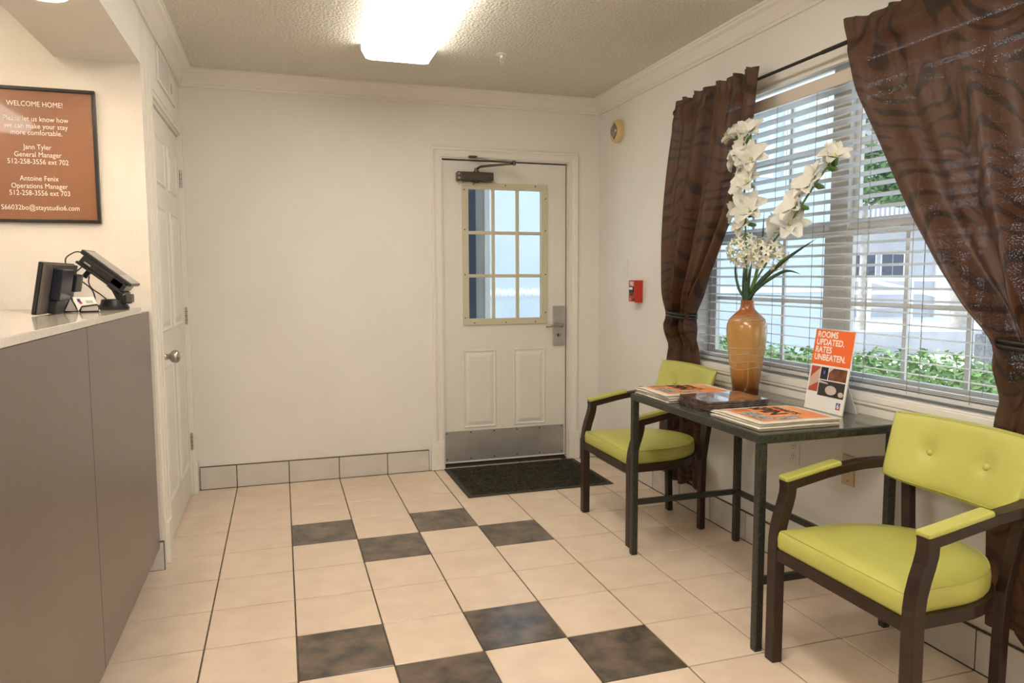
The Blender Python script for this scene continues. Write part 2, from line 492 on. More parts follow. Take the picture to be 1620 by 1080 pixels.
def text(name, body, size, loc, right, up, m, parent, align='CENTER', ext=0.0004, bold=0.0, sx=1.0, label=None, warp=None):
    cu = bpy.data.curves.new(name, 'FONT')
    cu.body = body; cu.size = size; cu.align_x = align; cu.align_y = 'CENTER'
    cu.extrude = 0.0; cu.offset = bold; cu.resolution_u = 3
    ob = bpy.data.objects.new(name, cu)
    COL.objects.link(ob)
    dg = bpy.context.evaluated_depsgraph_get()
    me0 = bpy.data.meshes.new_from_object(ob.evaluated_get(dg))
    vs = [v.co.copy() for v in me0.vertices]
    fs = [tuple(p.vertices) for p in me0.polygons]
    bpy.data.objects.remove(ob); bpy.data.curves.remove(cu); bpy.data.meshes.remove(me0)
    right, up = Vector(right).normalized(), Vector(up).normalized()
    n = right.cross(up)
    b = B()
    if warp:
        b.add([warp(v.x * sx, v.y) for v in vs], fs)
    else:
        b.add([Vector(loc) + right * (v.x * sx) + up * v.y + n * ext for v in vs], fs)
    o = b.build(name, m, parent, recalc=False)
    if label: o['label'] = label
    return o

# ------------------------------------------------------------------ room numbers
XR, YB, XL, ZC = 2.41, 0.222, -0.237, 2.47
T = 0.306
YF = -6.6            # wall behind the camera
AX0 = -2.4           # far wall of the reception alcove
YP = -1.03           # wall with the notice, behind the counter
WY0, WY1, WZ0, WZ1 = -2.92, -1.04, 0.83, 2.155   # window opening
DX0, DX1, DZ = 1.295, 2.185, 2.05               # exit door opening
CY0, CY1, CZ = -0.865, 0.135, 2.09              # closet door opening

# floor with single tiles
fl = struct(B().box(-2.4, XR + 0.14, YF, YB + 0.16, -0.06, -0.004).build('floor', 'grout'))
dark = set()
for base in (2, 6, 10, 14, 18):
    dark |= {(1, base), (2, base + 1), (3, base), (4, base + 1)}
tile_meshes = {}
g = 0.0028
for c in range(-1, 8):
    x0, x1 = c * T, (c + 1) * T
    x0c, x1c = max(x0, XL), min(x1, XR - 0.012)
    for r in range(-1, 21):
        y1, y0 = -r * T, -(r + 1) * T
        y1c = min(y1, YB - 0.012)
        if r == -1 and 4 <= c <= 7:
            y1c = YB + 0.045 if c < 7 else y1c
        y0c = max(y0, YF)
        xx0 = (x0 if r >= 3 else XL - 0.03) if c == -1 else x0c
        xa, xb, ya, yb = xx0 + g, x1c - g, y0c + g, y1c - g
        if xb - xa < 0.01 or yb - ya < 0.01: continue
        d = (c, r) in dark
        key = (round(xb - xa, 3), round(yb - ya, 3), d)
        cx, cy = (xa + xb) / 2, (ya + yb) / 2
        if key not in tile_meshes:
            o = B().box(xa, xb, ya, yb, -0.01, 0.0).build('tile', 'tiled' if d else 'tile', fl, bevel=0.0015, seg=1, origin=(cx, cy, -0.01))
            tile_meshes[key] = o
        else:
            o = tile_meshes[key].copy(); COL.objects.link(o)
            o.location = Vector((cx, cy, -0.01)) - WORLD[fl.name]
        if d: o['label'] = 'dark slate-look tile'

# walls
w = B()
w.box(-0.6, DX0, YB, YB + 0.13, 0, ZC).box(DX1, XR + 0.14, YB, YB + 0.13, 0, ZC).box(DX0, DX1, YB, YB + 0.13, DZ, ZC)
wall_back = struct(w.build('wall_back', 'wall'))
w = B()
w.box(XR, XR + 0.14, YF, WY0, 0, ZC).box(XR, XR + 0.14, WY1, YB, 0, ZC)
w.box(XR, XR + 0.14, WY0, WY1, 0, WZ0).box(XR, XR + 0.14, WY0, WY1, WZ1, ZC)
w.box(XR, XR + 0.022, WY0, WY1, 2.110, WZ1)
wall_right = struct(w.build('wall_right', 'wall'))
w = B()
w.box(XL - 0.12, XL, YP + 0.12, CY0, 0, ZC).box(XL - 0.12, XL, CY1, YB, 0, ZC).box(XL - 0.12, XL, CY0, CY1, CZ, ZC)
wall_left = struct(w.build('wall_left', 'wall'))
struct(B().box(AX0, XL, YP, YP + 0.12, 0, ZC).build('wall_alcove', 'wall_tex'))
struct(B().box(AX0 - 0.1, AX0, YF, YP + 0.12, 0, ZC).build('wall_far_left', 'wall'))
struct(B().box(AX0 - 0.1, XR + 0.14, YF - 0.1, YF, 0, ZC).build('wall_behind', 'wall'))
struct(B().box(XL - 0.9, XL - 0.85, YP + 0.12, YB, 0, ZC).build('wall_closet', 'wall'))
struct(B().box(AX0 - 0.1, XR + 0.14, YF - 0.1, YB + 0.13, ZC, ZC + 0.1).build('ceiling', 'ceil'))
struct(B().box(-0.55, XL, YF, YP, 2.165, ZC).build('soffit', 'wall'))

# crown moulding
def crown(name, a, b, inward, ext0=0.0, ext1=0.0):
    a, b, n = Vector(a), Vector(b), Vector(inward)
    d = (b - a).normalized()
    prof = [(0, -0.092), (0.012, -0.092), (0.012, -0.078), (0.018, -0.074), (0.018, -0.066), (0.030, -0.050), (0.048, -0.030),
            (0.066, -0.020), (0.072, -0.012), (0.080, -0.010), (0.080, 0), (0, 0)]
    r0 = [a + d * (p * ext0) + n * p + Vector((0, 0, z)) for p, z in prof]
    r1 = [b - d * (p * ext1) + n * p + Vector((0, 0, z)) for p, z in prof]
    return struct(B().loft([r0, r1]).build(name, 'trimw'))
crown('trim_1', (XL, YB, ZC), (XR, YB, ZC), (0, -1, 0), 1, 1)
crown('trim_2', (XR, YB, ZC), (XR, YF, ZC), (-1, 0, 0), 1, 0)
crown('trim_3', (XL, YF, ZC), (XL, YB, ZC), (1, 0, 0), 0, 1)

# tiled baseboards
def baseboard(name, segs, axis, wallpos, h=0.136, th=0.012, sgn=-1):
    lo, hi = min(s[0] for s in segs), max(s[1] for s in segs)
    b = B()
    if axis == 'x':
        for s0, s1 in segs: b.box(s0, s1, wallpos, wallpos + sgn * (th - 0.003), 0, h + 0.005)
    else:
        for s0, s1 in segs: b.box(wallpos, wallpos + sgn * (th - 0.003), s0, s1, 0, h + 0.005)
    root = struct(b.build(name, 'grout'))
    meshes = {}
    for s0, s1 in segs:
        k0 = math.floor(s0 / T)
        k = k0
        while k * T < s1:
            a, e = max(k * T, s0) + 0.0028, min((k + 1) * T, s1) - 0.0028
            k += 1
            if e - a < 0.012: continue
            key = round(e - a, 3); c = (a + e) / 2
            if axis == 'x': og = (c, wallpos + sgn * th / 2, 0.002)
            else: og = (wallpos + sgn * th / 2, c, 0.002)
            if key not in meshes:
                bb = B()
                if axis == 'x': bb.box(a, e, wallpos, wallpos + sgn * th, 0.002, h)
                else: bb.box(wallpos, wallpos + sgn * th, a, e, 0.002, h)
                meshes[key] = bb.build('tile', 'tileb', root, bevel=0.001, seg=1, origin=og)
            else:
                o = meshes[key].copy(); COL.objects.link(o); o.location = Vector(og) - WORLD[root.name]
baseboard('baseboard_back', [(XL + 0.028, 1.193), (2.279, XR - 0.013)], 'x', YB)
baseboard('baseboard_right', [(YF, YB - 0.013)], 'y', XR)
baseboard('baseboard_alcove', [(-0.62, XL + 0.006)], 'x', YP, h=0.125)

# ------------------------------------------------------------------ exit door in the back wall
def casing(name, x0, x1, ztop, y, wdt=0.066):
    prof = [(0, 0), (0, 0.011), (0.010, 0.013), (0.016, 0.009), (0.030, 0.010), (0.042, 0.013), (0.046, 0.018), (0.058, 0.020), (0.066, 0.013), (0.066, 0)]
    rings = [[(x0 - o, y - t, 0.19) for o, t in prof], [(x0 - o, y - t, ztop + o) for o, t in prof],
             [(x1 + o, y - t, ztop + o) for o, t in prof], [(x1 + o, y - t, 0.19) for o, t in prof]]
    o = struct(B().loft(rings).build(name, 'trimw'))
    for xa, xb in ((x0 - wdt - 0.022, x0 - 0.001), (x1 + 0.001, x1 + wdt + 0.012)):
        B().box(xa, xb, y, y - 0.024, 0.002, 0.195).build('plinth_block', 'trimw', o, bevel=0.003)
    return o
casing('trim_4', DX0, DX1, DZ, YB)
# jamb and threshold
j = B()
j.box(DX0 + 0.001, DX0 + 0.008, YB - 0.004, YB + 0.128, 0.001, DZ - 0.001).box(DX1 - 0.008, DX1 - 0.001, YB - 0.004, YB + 0.128, 0.001, DZ - 0.001)
j.box(DX0 + 0.008, DX1 - 0.008, YB - 0.004, YB + 0.128, DZ - 0.008, DZ - 0.001)
j.box(DX0 + 0.008, DX0 + 0.022, YB + 0.075, YB + 0.095, 0.001, DZ - 0.008).box(DX1 - 0.022, DX1 - 0.008, YB + 0.075, YB + 0.095, 0.001, DZ - 0.008)
struct(j.build('trim_5', 'trimw'))
struct(B().box(DX0, DX1, YB + 0.02, YB + 0.13, -0.003, 0.012).build('trim_6', 'bronze'))

d1 = thing('door_1', ((DX0 + DX1) / 2, YB + 0.05, 0.02), kind='structure')
dx0, dx1, dy, dz0, dz1 = DX0 + 0.011, DX1 - 0.014, YB + 0.024, 0.028, DZ - 0.016
DT = 0.044
gx0, gx1, gz0, gz1 = 1.462, 2.012, 0.98, 1.875   # lite opening
b = B()
b.box(dx0, gx0, dy, dy + DT, dz0, dz1).box(gx1, dx1, dy, dy + DT, dz0, dz1)
b.box(gx0, gx1, dy, dy + DT, gz1, dz1).box(gx0, gx1, dy, dy + DT, dz0, gz0)
b.build('leaf', 'doorw', d1)
def raised_panel(root, x0, x1, z0, z1, y, n=-1):
    """pressed panel: sunk moulding around a raised field, on a face at y looking towards n*y"""
    def ring(i, dpt):
        return [(x0 + i, y + n * dpt, z0 + i), (x1 - i, y + n * dpt, z0 + i), (x1 - i, y + n * dpt, z1 - i), (x0 + i, y + n * dpt, z1 - i)]
    bb = B().loft([ring(0, 0.0005), ring(0.006, 0.006), ring(0.014, 0.002), ring(0.020, 0.001), ring(0.042, 0.007), ring(0.046, 0.0075)], True, False)
    bb.poly(ring(0.046, 0.0075))
    return bb.build('panel', 'doorw', root)
gs = B().box(dx1 + 0.0015, dx1 + 0.0055, dy + 0.004, dy + 0.03, dz0, dz1).box(dx0, dx1, dy + 0.004, dy + 0.03, dz1 + 0.0015, dz1 + 0.0065)
gs.build('gap_shade_strip', 'blackm', d1)  # black strips stand in for the shade in the door gap
B().box(dx0, dx1, dy + 0.006, dy + 0.030, 0.013, dz0).build('gap_light_block', 'blackm', d1)  # added under the leaf to stop daylight leaking in
raised_panel(d1, 1.437, 1.668, 0.262, 0.790, dy)
raised_panel(d1, 1.790, 2.022, 0.262, 0.790, dy)
# lite frame
lf = B()
fo, fi = 0.022, 0.020
for (a0, a1, c0, c1) in ((gx0 - fo, gx1 + fo, gz1 - 0.004, gz1 + fo), (gx0 - fo, gx1 + fo, gz0 - fo, gz0 + 0.004),
                         (gx0 - fo, gx0 + 0.004, gz0 + 0.004, gz1 - 0.004), (gx1 - 0.004, gx1 + fo, gz0 + 0.004, gz1 - 0.004)):
    lf.box(a0, a1, dy - 0.012, dy + 0.004, c0, c1)
for (a0, a1, c0, c1) in ((gx0, gx1, gz1 - fi, gz1), (gx0, gx1, gz0, gz0 + fi), (gx0, gx0 + fi, gz0 + fi, gz1 - fi), (gx1 - fi, gx1, gz0 + fi, gz1 - fi)):
    lf.box(a0, a1, dy - 0.008, dy + 0.030, c0, c1)
lite = lf.build('lite_frame', 'lite', d1, bevel=0.002)
lite['label'] = 'yellowed plastic frame around the door glass'
cw = (gx1 - gx0 - 2 * fi) / 3; ch = (gz1 - gz0 - 2 * fi) / 3
for k in (1, 2):
    x = gx0 + fi + cw * k
    B().box(x - 0.011, x + 0.011, dy - 0.006, dy + 0.012, gz0 + fi, gz1 - fi).build('muntin', 'lite', d1, bevel=0.003)
    z = gz0 + fi + ch * k
    B().box(gx0 + fi, gx1 - fi, dy - 0.005, dy + 0.011, z - 0.011, z + 0.011).build('muntin', 'lite', d1, bevel=0.003)
for i in range(3):
    for k in range(3):
        xa, za = gx0 + fi + cw * i, gz0 + fi + ch * k
        B().box(xa, xa + cw, dy + 0.014, dy + 0.018, za, za + ch).build('pane', 'glass' if i == 0 else 'frost', d1)
for px, pz in [(gx0 - 0.008, gz0 + f * (gz1 - gz0)) for f in (0.03, 0.35, 0.68, 0.97)] + [(gx1 + 0.008, gz0 + f * (gz1 - gz0)) for f in (0.06, 0.35, 0.68, 0.92)] + \
              [(gx0 + f * (gx1 - gx0), gz1 + 0.008) for f in (0.1, 0.5, 0.88)] + [(gx0 + f * (gx1 - gx0), gz0 - 0.008) for f in (0.1, 0.5, 0.88)]:
    B().lathe([(0.0045, 0), (0.0035, -0.003)], (px, dy - 0.012, pz), 8, 'y').build('screw', 'black', lite)
kick = B().box(dx0 + 0.004, dx1 - 0.010, dy - 0.002, dy, dz0 + 0.012, 0.245).build('kick_plate', 'steel', d1)
kick['label'] = 'brushed steel kick plate'
for k in range(6):
    for z in (dz0 + 0.026, 0.232):
        x = dx0 + 0.016 + k * (dx1 - dx0 - 0.042) / 5
        B().lathe([(0.005, 0), (0.003, -0.002)], (x, dy - 0.002, z), 8, 'y').build('screw', 'black', kick)
# lever set
lp = B().box(2.077, 2.160, dy - 0.014, dy, 0.802, 1.078).build('lock_plate', 'steel', d1, bevel=0.004)
lp['label'] = 'tall satin steel lock plate'
B().tube([(2.128, dy - 0.014, 0.945), (2.128, dy - 0.058, 0.945)], 0.011, 12).build('spindle', 'nickel', lp, True)
B().tube([(2.132, dy - 0.055, 0.946), (2.09, dy - 0.058, 0.948), (2.05, dy - 0.055, 0.944), (2.012, dy - 0.050, 0.938)], [0.011, 0.010, 0.009, 0.008], 10).build('lever', 'nickel', lp, True)
B().lathe([(0.012, 0), (0.010, -0.008)], (2.118, dy - 0.014, 0.875), 14, 'y').build('keyhole', 'black', lp)
B().box(2.114, 2.122, dy - 0.024, dy - 0.020, 0.868, 0.892).build('key_cylinder', 'nickel', lp)
# closer
clo = thing('door_closer', (1.52, dy - 0.03, 1.91), 'dark bronze hydraulic door closer across the top of the exit door', 'door closer')
B().box(1.418, 1.642, dy - 0.062, dy - 0.001, 1.902, 1.958).build('body', 'bronze', clo, bevel=0.006)
for k in range(4):
    B().box(1.424, 1.636, dy - 0.0645, dy - 0.060, 1.912 + k * 0.011, 1.916 + k * 0.011).build('rib', 'bronze', clo)
B().box(1.398, 1.422, dy - 0.058, dy - 0.001, 1.900, 1.960).build('end_cap', 'bronze', clo, bevel=0.008)
for z in (1.917, 1.945):
    B().lathe([(0.009, 0), (0.006, -0.003)], (1.410, dy - 0.058, z), 10, 'y').build('valve', 'nickel', clo)
B().lathe([(0.022, 1.955), (0.020, 1.966), (0.012, 1.968), (0.012, 1.985)], (1.530, dy - 0.035, 0), 16).build('pivot', 'bronze', clo, True, auto=40)
B().lathe([(0.018, 1.890), (0.022, 1.896), (0.020, 1.903)], (1.530, dy - 0.035, 0), 16).build('pivot', 'bronze', clo, True, auto=40)
B().tube([(1.530, dy - 0.036, 1.978), (1.552, dy - 0.06, 1.992), (1.60, dy - 0.09, 1.996), (1.72, dy - 0.155, 2.003), (1.748, dy - 0.165, 2.006)], 0.008, 8).build('arm', 'bronze', clo, True)
B().tube([(1.748, dy - 0.165, 2.014), (1.60, dy - 0.10, 2.036), (1.515, dy - 0.060, 2.047)], 0.006, 8).build('rod', 'nickel', clo, True)
B().lathe([(0.011, 1.994), (0.011, 2.022)], (1.748, dy - 0.165, 0), 12).build('elbow', 'bronze', clo, True, auto=40)
B().box(1.475, 1.530, dy - 0.066, dy - 0.038, 2.046, 2.060).build('shoe', 'bronze', clo, bevel=0.003)

# entry mat with diagonal ribs
mt = thing('door_mat', (1.75, -0.12, 0.0), 'dark ribbed entry mat lying in front of the exit door', 'mat')
mx0, mx1, my0, my1 = 1.290, 2.215, -0.455, 0.205
B().box(mx0, mx1, my0, my1, 0.0008, 0.006).build('border', 'rubber', mt, bevel=0.003)
mm = B()
mm.box(mx0 + 0.03, mx1 - 0.03, my0 + 0.03, my1 - 0.03, 0.005, 0.0075)
cs = 0.108
nx, ny = 8, 6
for i in range(nx):
    for k in range(ny):
        cx = mx0 + 0.04 + (i + 0.5) * (mx1 - mx0 - 0.08) / nx
        cy = my0 + 0.035 + (k + 0.5) * (my1 - my0 - 0.07) / ny
        ang = math.radians(38 if (i + k) % 2 else -12)
        dv = Vector((math.cos(ang), math.sin(ang), 0)); nv = Vector((-dv.y, dv.x, 0))
        for q in range(-2, 3):
            c = Vector((cx, cy, 0.0085)) + nv * (q * 0.021)
            mm.obox(c, dv, nv, (0, 0, 1), 0.046, 0.005, 0.0025)
rb = mm.build('ribbed_pile', 'mat', mt)
rb['kind'] = 'stuff'

# ------------------------------------------------------------------ closet door in the left wall
d2 = thing('door_2', (XL - 0.02, (CY0 + CY1) / 2, 0.0), kind='structure')
lx = XL - 0.012      # face of the leaf
B().box(lx - 0.035, lx, CY0 + 0.018, CY1 - 0.006, 0.012, CZ - 0.020).build('leaf', 'doorw', d2)
def side_panel(root, y0, y1, z0, z1):
    def ring(i, dpt):
        return [(lx + dpt, y0 + i, z0 + i), (lx + dpt, y1 - i, z0 + i), (lx + dpt, y1 - i, z1 - i), (lx + dpt, y0 + i, z1 - i)]
    bb = B().loft([ring(0, 0.0005), ring(0.008, 0.008), ring(0.018, 0.002), ring(0.026, 0.001), ring(0.050, 0.008), ring(0.054, 0.009)], True, False)
    bb.poly(ring(0.054, 0.009))
    return bb.build('panel', 'doorw', root)
cyl, cyr = CY0 + 0.018, CY1 - 0.006
wd = cyr - cyl
for z0, z1 in ((1.72, 1.95), (1.02, 1.62), (0.20, 0.86)):
    side_panel(d2, cyl + 0.115, cyl + wd / 2 - 0.055, z0, z1)
    side_panel(d2, cyl + wd / 2 + 0.055, cyr - 0.115, z0, z1)
for z in (1.84, 1.06, 0.32):
    h = B().lathe([(0.007, z - 0.05), (0.007, z + 0.05)], (lx + 0.012, CY1 - 0.002, 0), 10).build('hinge', 'nickel', d2, True, auto=40)
    for q in (-0.025, 0.0, 0.025):
        B().lathe([(0.0082, z + q - 0.001), (0.0082, z + q + 0.001)], (lx + 0.012, CY1 - 0.002, 0), 10).build('knuckle_gap', 'black', h)
kb = B().lathe([(0.034, 0.0), (0.034, 0.006), (0.028, 0.012), (0.014, 0.016), (0.013, 0.038), (0.022, 0.044), (0.029, 0.054), (0.031, 0.064), (0.028, 0.075), (0.018, 0.082), (0.004, 0.084)],
               (lx, CY0 + 0.085, 0.915), 20, 'x').build('knob', 'nickel', d2, True)
kb['label'] = 'round satin nickel door knob'
b = B()
cwid = 0.10
for a, e, t in ((0.0, 1.0, 0.008), (0.30, 1.0, 0.014), (0.75, 1.0, 0.018)):
    b.box(XL, XL + t, CY0 - cwid + a * cwid, CY0 - cwid + e * cwid, 0.19, CZ + 0.07)
b.box(XL, XL + 0.016, CY1, CY1 + 0.028, 0.19, CZ + 0.01)
b.box(XL, XL + 0.010, CY0, CY1 + 0.03, CZ, CZ + 0.035).box(XL, XL + 0.014, CY0, CY1 + 0.03, CZ + 0.022, CZ + 0.035)
c2 = struct(b.build('trim_7', 'trimw'))
B().box(XL, XL + 0.020, CY0 - cwid, CY0, 0.0, 0.19).build('plinth_block', 'trimw', c2, bevel=0.003)
B().box(XL, XL + 0.024, CY1, CY1 + 0.072, 0.0, 0.19).build('plinth_block', 'trimw', c2, bevel=0.003)
jb = B().box(XL - 0.118, XL - 0.001, CY0 + 0.001, CY0 + 0.015, 0.001, CZ - 0.001).box(XL - 0.118, XL - 0.001, CY1 - 0.005, CY1 - 0.001, 0.001, CZ - 0.001)
jb.box(XL - 0.118, XL - 0.001, CY0 + 0.015, CY1 - 0.005, CZ - 0.014, CZ - 0.001)
struct(jb.build('trim_8', 'trimw'))

# return-air grille above the closet door
vt = thing('air_vent', (XL, -0.33, 2.21), 'small white return-air grille above the closet door', 'vent')
vy0, vy1, vz0, vz1 = -0.60, -0.02, 2.205, 2.372
fb = B()
for a0, a1, c0, c1 in ((vy0, vy1, vz0, vz0 + 0.018), (vy0, vy1, vz1 - 0.018, vz1), (vy0, vy0 + 0.03, vz0 + 0.018, vz1 - 0.018), (vy1 - 0.03, vy1, vz0 + 0.018, vz1 - 0.018), (-0.25, -0.215, vz0 + 0.018, vz1 - 0.018)):
    fb.box(XL, XL + 0.009, a0, a1, c0, c1)
fb.build('frame', 'trimw', vt, bevel=0.002)
B().box(XL + 0.0005, XL + 0.002, vy0 + 0.03, -0.25, vz0 + 0.018, vz1 - 0.018).build('backing', 'greyp', vt)
B().box(XL + 0.0005, XL + 0.004, -0.215, vy1 - 0.03, vz0 + 0.018, vz1 - 0.018).build('access_panel', 'trimw', vt)
B().box(XL + 0.004, XL + 0.007, -0.13, -0.12, vz0 + 0.05, vz1 - 0.07).build('latch', 'nickel', vt)
k = vy0 + 0.036
while k < vy1 - 0.034:
    if k < -0.255:
        B().obox((XL + 0.005, k, (vz0 + vz1) / 2), (0.6, 0.8, 0), (0.8, -0.6, 0), (0, 0, 1), 0.0055, 0.0008, (vz1 - vz0) / 2 - 0.018).build('louvre', 'vinyl', vt)
    k += 0.014

# ------------------------------------------------------------------ reception counter
ct = thing('reception_counter', (-0.6, -2.4, 0.0), 'tall taupe wood-laminate reception counter with pale polished top', 'counter')
px = XL - 0.010
CYE = -3.6
B().box(px - 0.02, px, -2.081, YP - 0.016, 0.104, 1.137).build('front_panel', 'lam', ct, bevel=0.001)
B().box(px - 0.02, px, CYE, -2.085, 0.104, 1.137).build('front_panel', 'lam', ct, bevel=0.001)
B().box(px - 0.60, px - 0.021, CYE + 0.001, YP - 0.018, 0.104, 1.1365).build('carcass', 'lam', ct)
B().box(px - 0.56, px - 0.07, CYE + 0.03, YP - 0.018, 0.0, 0.103).build('toe_kick', 'blackm', ct)
B().box(px - 0.64, px + 0.004, CYE - 0.01, -1.235, 1.1385, 1.160).build('countertop', 'quartz', ct, bevel=0.002)
CT = 1.160

# customer display seen from behind
mo = thing('back_of_monitor', (-0.50, -1.60, CT), 'small black monitor on the counter, seen from behind', 'monitor')
def tilt(c, leanx, leany):
    return c
def slab(name, p0, u, v, n, lu, lv, ln, m, parent, bev=0.003):
    u, v, n = Vector(u).normalized(), Vector(v).normalized(), Vector(n).normalized()
    c = Vector(p0) + u * lu / 2 + v * lv / 2 + n * ln / 2
    return B().obox(c, u, v, n, lu / 2, lv / 2, ln / 2).build(name, m, parent, bevel=bev)
u = Vector((0.0, 1.0, 0)); v = Vector((0.175, 0.0, 0.985)).normalized(); n = u.cross(v).normalized()
P0 = Vector((-0.462, -1.815, CT + 0.004))
slab('bezel', P0, u, v, n, 0.375, 0.170, 0.012, 'black', mo)
slab('housing', P0 + n * 0.012 + u * 0.003 + v * 0.003, u, v, n, 0.369, 0.164, 0.012, 'greyp', mo)
slab('rear_box', P0 + u * 0.075 + v * 0.050 + n * 0.024, u, v, n, 0.130, 0.104, 0.030, 'navy', mo)
slab('foot', P0 + u * 0.085 + v * 0.004 + n * 0.024, u, v, n, 0.100, 0.044, 0.022, 'black', mo)
slab('card_reader', P0 + u * 0.270 + v * 0.075 + n * 0.024, u, v, n, 0.085, 0.062, 0.026, 'black', mo)
for q in (0.27, 0.33):
    slab('port', P0 + u * q + v * 0.055 + n * 0.0242, u, v, n, 0.010, 0.007, 0.001, 'black', mo, 0)

# tilted touchscreen terminal
te = thing('payment_terminal', (-0.31, -1.39, CT), 'black touchscreen payment terminal tilted on a round swivel stand', 'terminal')
B().lathe([(0.052, CT), (0.054, CT + 0.004), (0.054, CT + 0.010), (0.051, CT + 0.012), (0.050, CT + 0.019), (0.044, CT + 0.020), (0.040, CT + 0.038), (0.036, CT + 0.040), (0.005, CT + 0.040)],
          (-0.312, -1.388, 0), 28).build('base', 'black', te, True, auto=35)
td = Vector((0.771, 0.0, -0.637)).normalized()      # down the slope, towards the room
ty = Vector((0.0, 1, 0))
tn = Vector((0.637, 0, 0.771)).normalized()
A0 = Vector((-0.397, -1.425, 1.384))
slab('cradle', A0 + tn * -0.054 + td * 0.010, td, ty, tn, 0.190, 0.150, 0.009, 'black', te, 0.002)
slab('body', A0 + tn * -0.044 + td * 0.016, td, ty, tn, 0.178, 0.160, 0.030, 'darkp', te, 0.004)
slab('body_end', A0 + tn * -0.046 + td * 0.138, td, ty, tn, 0.048, 0.162, 0.033, 'black', te, 0.004)
slab('gap_strip', A0 + tn * -0.016 + td * 0.004, td, ty, tn, 0.180, 0.155, 0.006, 'black', te, 0)
hd = slab('screen_housing', A0 + tn * -0.012, td, ty, tn, 0.204, 0.178, 0.012, 'black', te, 0.003)
slab('screen', A0 + tn * 0.0002 + td * 0.008 + ty * 0.010, td, ty, tn, 0.150, 0.160, 0.0006, 'screen', hd, 0)
slab('bezel_strip', A0 + tn * -0.011 + td * 0.150 + ty * 0.006, td, ty, tn, 0.050, 0.165, 0.0125, 'silver', hd, 0)
slab('port_label', A0 + tn * -0.036 + td * 0.032 + ty * -0.0008, td, ty, tn, 0.026, 0.001, 0.005, 'silver', te, 0)
slab('port', A0 + tn * -0.030 + td * 0.085 + ty * -0.0008, td, ty, tn, 0.018, 0.001, 0.009, 'black', te, 0)
slab('usb_plug', A0 + tn * -0.084 + td * 0.050 + ty * 0.03, td, ty, tn, 0.018, 0.018, 0.030, 'black', te, 0.002)
B().prism([(-0.330, -1.41, 1.252), (-0.278, -1.41, 1.212), (-0.255, -1.41, 1.222), (-0.250, -1.41, 1.182), (-0.296, -1.41, 1.182), (-0.300, -1.41, 1.204), (-0.312, -1.41, 1.232)], (0, 0.040, 0)).build('neck', 'black', te, bevel=0.003)
B().box(-0.266, -0.244, -1.415, -1.365, 1.186, 1.218).build('hinge_block', 'greyp', te, bevel=0.004)
def bez(p, n=14):
    """Catmull-Rom through points"""
    p = [Vector(q) for q in p]; out = []
    for i in range(len(p) - 1):
        a, b_, c, d = p[max(i - 1, 0)], p[i], p[i + 1], p[min(i + 2, len(p) - 1)]
        for k in range(n):
            t = k / n
            out.append(0.5 * ((2 * b_) + (c - a) * t + (2 * a - 5 * b_ + 4 * c - d) * t * t + (3 * b_ - a - 3 * c + d) * t ** 3))
    out.append(p[-1]); return out
tag(B().tube(bez([(-0.400, -1.425, 1.372), (-0.420, -1.43, 1.373), (-0.448, -1.44, 1.350), (-0.445, -1.44, 1.315), (-0.428, -1.44, 1.290), (-0.395, -1.44, 1.262), (-0.372, -1.43, 1.236), (-0.366, -1.42, 1.205), (-0.372, -1.40, CT + 0.004)]), 0.0026, 6).build('cable', 'black', te, True), 'thin black cable looping from the screen housing')
B().tube(bez([(-0.405, -1.40, 1.322), (-0.425, -1.42, 1.298), (-0.440, -1.43, 1.270), (-0.443, -1.44, 1.225), (-0.436, -1.44, 1.190), (-0.425, -1.42, CT + 0.004)]), 0.0024, 6).build('cable', 'black', te, True)
B().tube(bez([(-0.388, -1.385, 1.285), (-0.390, -1.39, 1.262), (-0.378, -1.40, 1.240), (-0.350, -1.405, 1.218), (-0.332, -1.40, 1.200)]), 0.0024, 6).build('cable', 'black', te, True)

# business card holder
hol = thing('card_holder', (-0.395, -1.575, CT), 'black wire-mesh business card holder on the counter edge', 'card holder')
hx0, hx1, hy = -0.428, -0.354, -1.585
def wire(pts, r, m, nm, parent):
    return B().tube(pts, r, 6).build(nm, m, parent, True)
wire([(hx0, hy, CT + 0.003), (hx0 + 0.018, hy + 0.02, CT + 0.052), (hx0 + 0.046, hy + 0.0, CT + 0.003), (hx0, hy, CT + 0.003)], 0.0032, 'black', 'wire_frame', hol)
wire([(hx0 + 0.052, hy - 0.014, CT + 0.003), (hx0 + 0.060, hy - 0.016, CT + 0.020), (hx1 + 0.030, hy - 0.006, CT + 0.026), (hx1 + 0.036, hy - 0.004, CT + 0.018), (hx1 + 0.034, hy - 0.004, CT + 0.003), (hx0 + 0.052, hy - 0.014, CT + 0.003)], 0.0032, 'black', 'wire_frame', hol)
B().poly([(hx0 + 0.002, hy, CT + 0.004), (hx0 + 0.018, hy + 0.02, CT + 0.050), (hx0 + 0.044, hy, CT + 0.004)]).build('mesh_side', 'mesh', hol)
B().prism([(hx0 + 0.056, hy - 0.0155, CT + 0.003), (hx1 + 0.033, hy - 0.0055, CT + 0.003), (hx1 + 0.031, hy - 0.007, CT + 0.022), (hx0 + 0.060, hy - 0.0175, CT + 0.017)], (0, 0.001, 0)).build('mesh_front', 'mesh', hol)
crd = thing('business_cards', (hx1, hy, CT), 'stack of white business cards in the mesh holder', 'cards')
cu_, cv_ = Vector((0.985, 0.12, 0.0)).normalized(), Vector((-0.38, 0.45, 0.80)).normalized()
cn_ = cu_.cross(cv_).normalized()
C0 = Vector((hx0 + 0.047, hy - 0.008, CT + 0.003))
slab('card_stack', C0, cu_, cv_, cn_, 0.066, 0.058, 0.006, 'white', crd, 0.0005)
fn_ = -cn_ if cn_.y > 0 else cn_
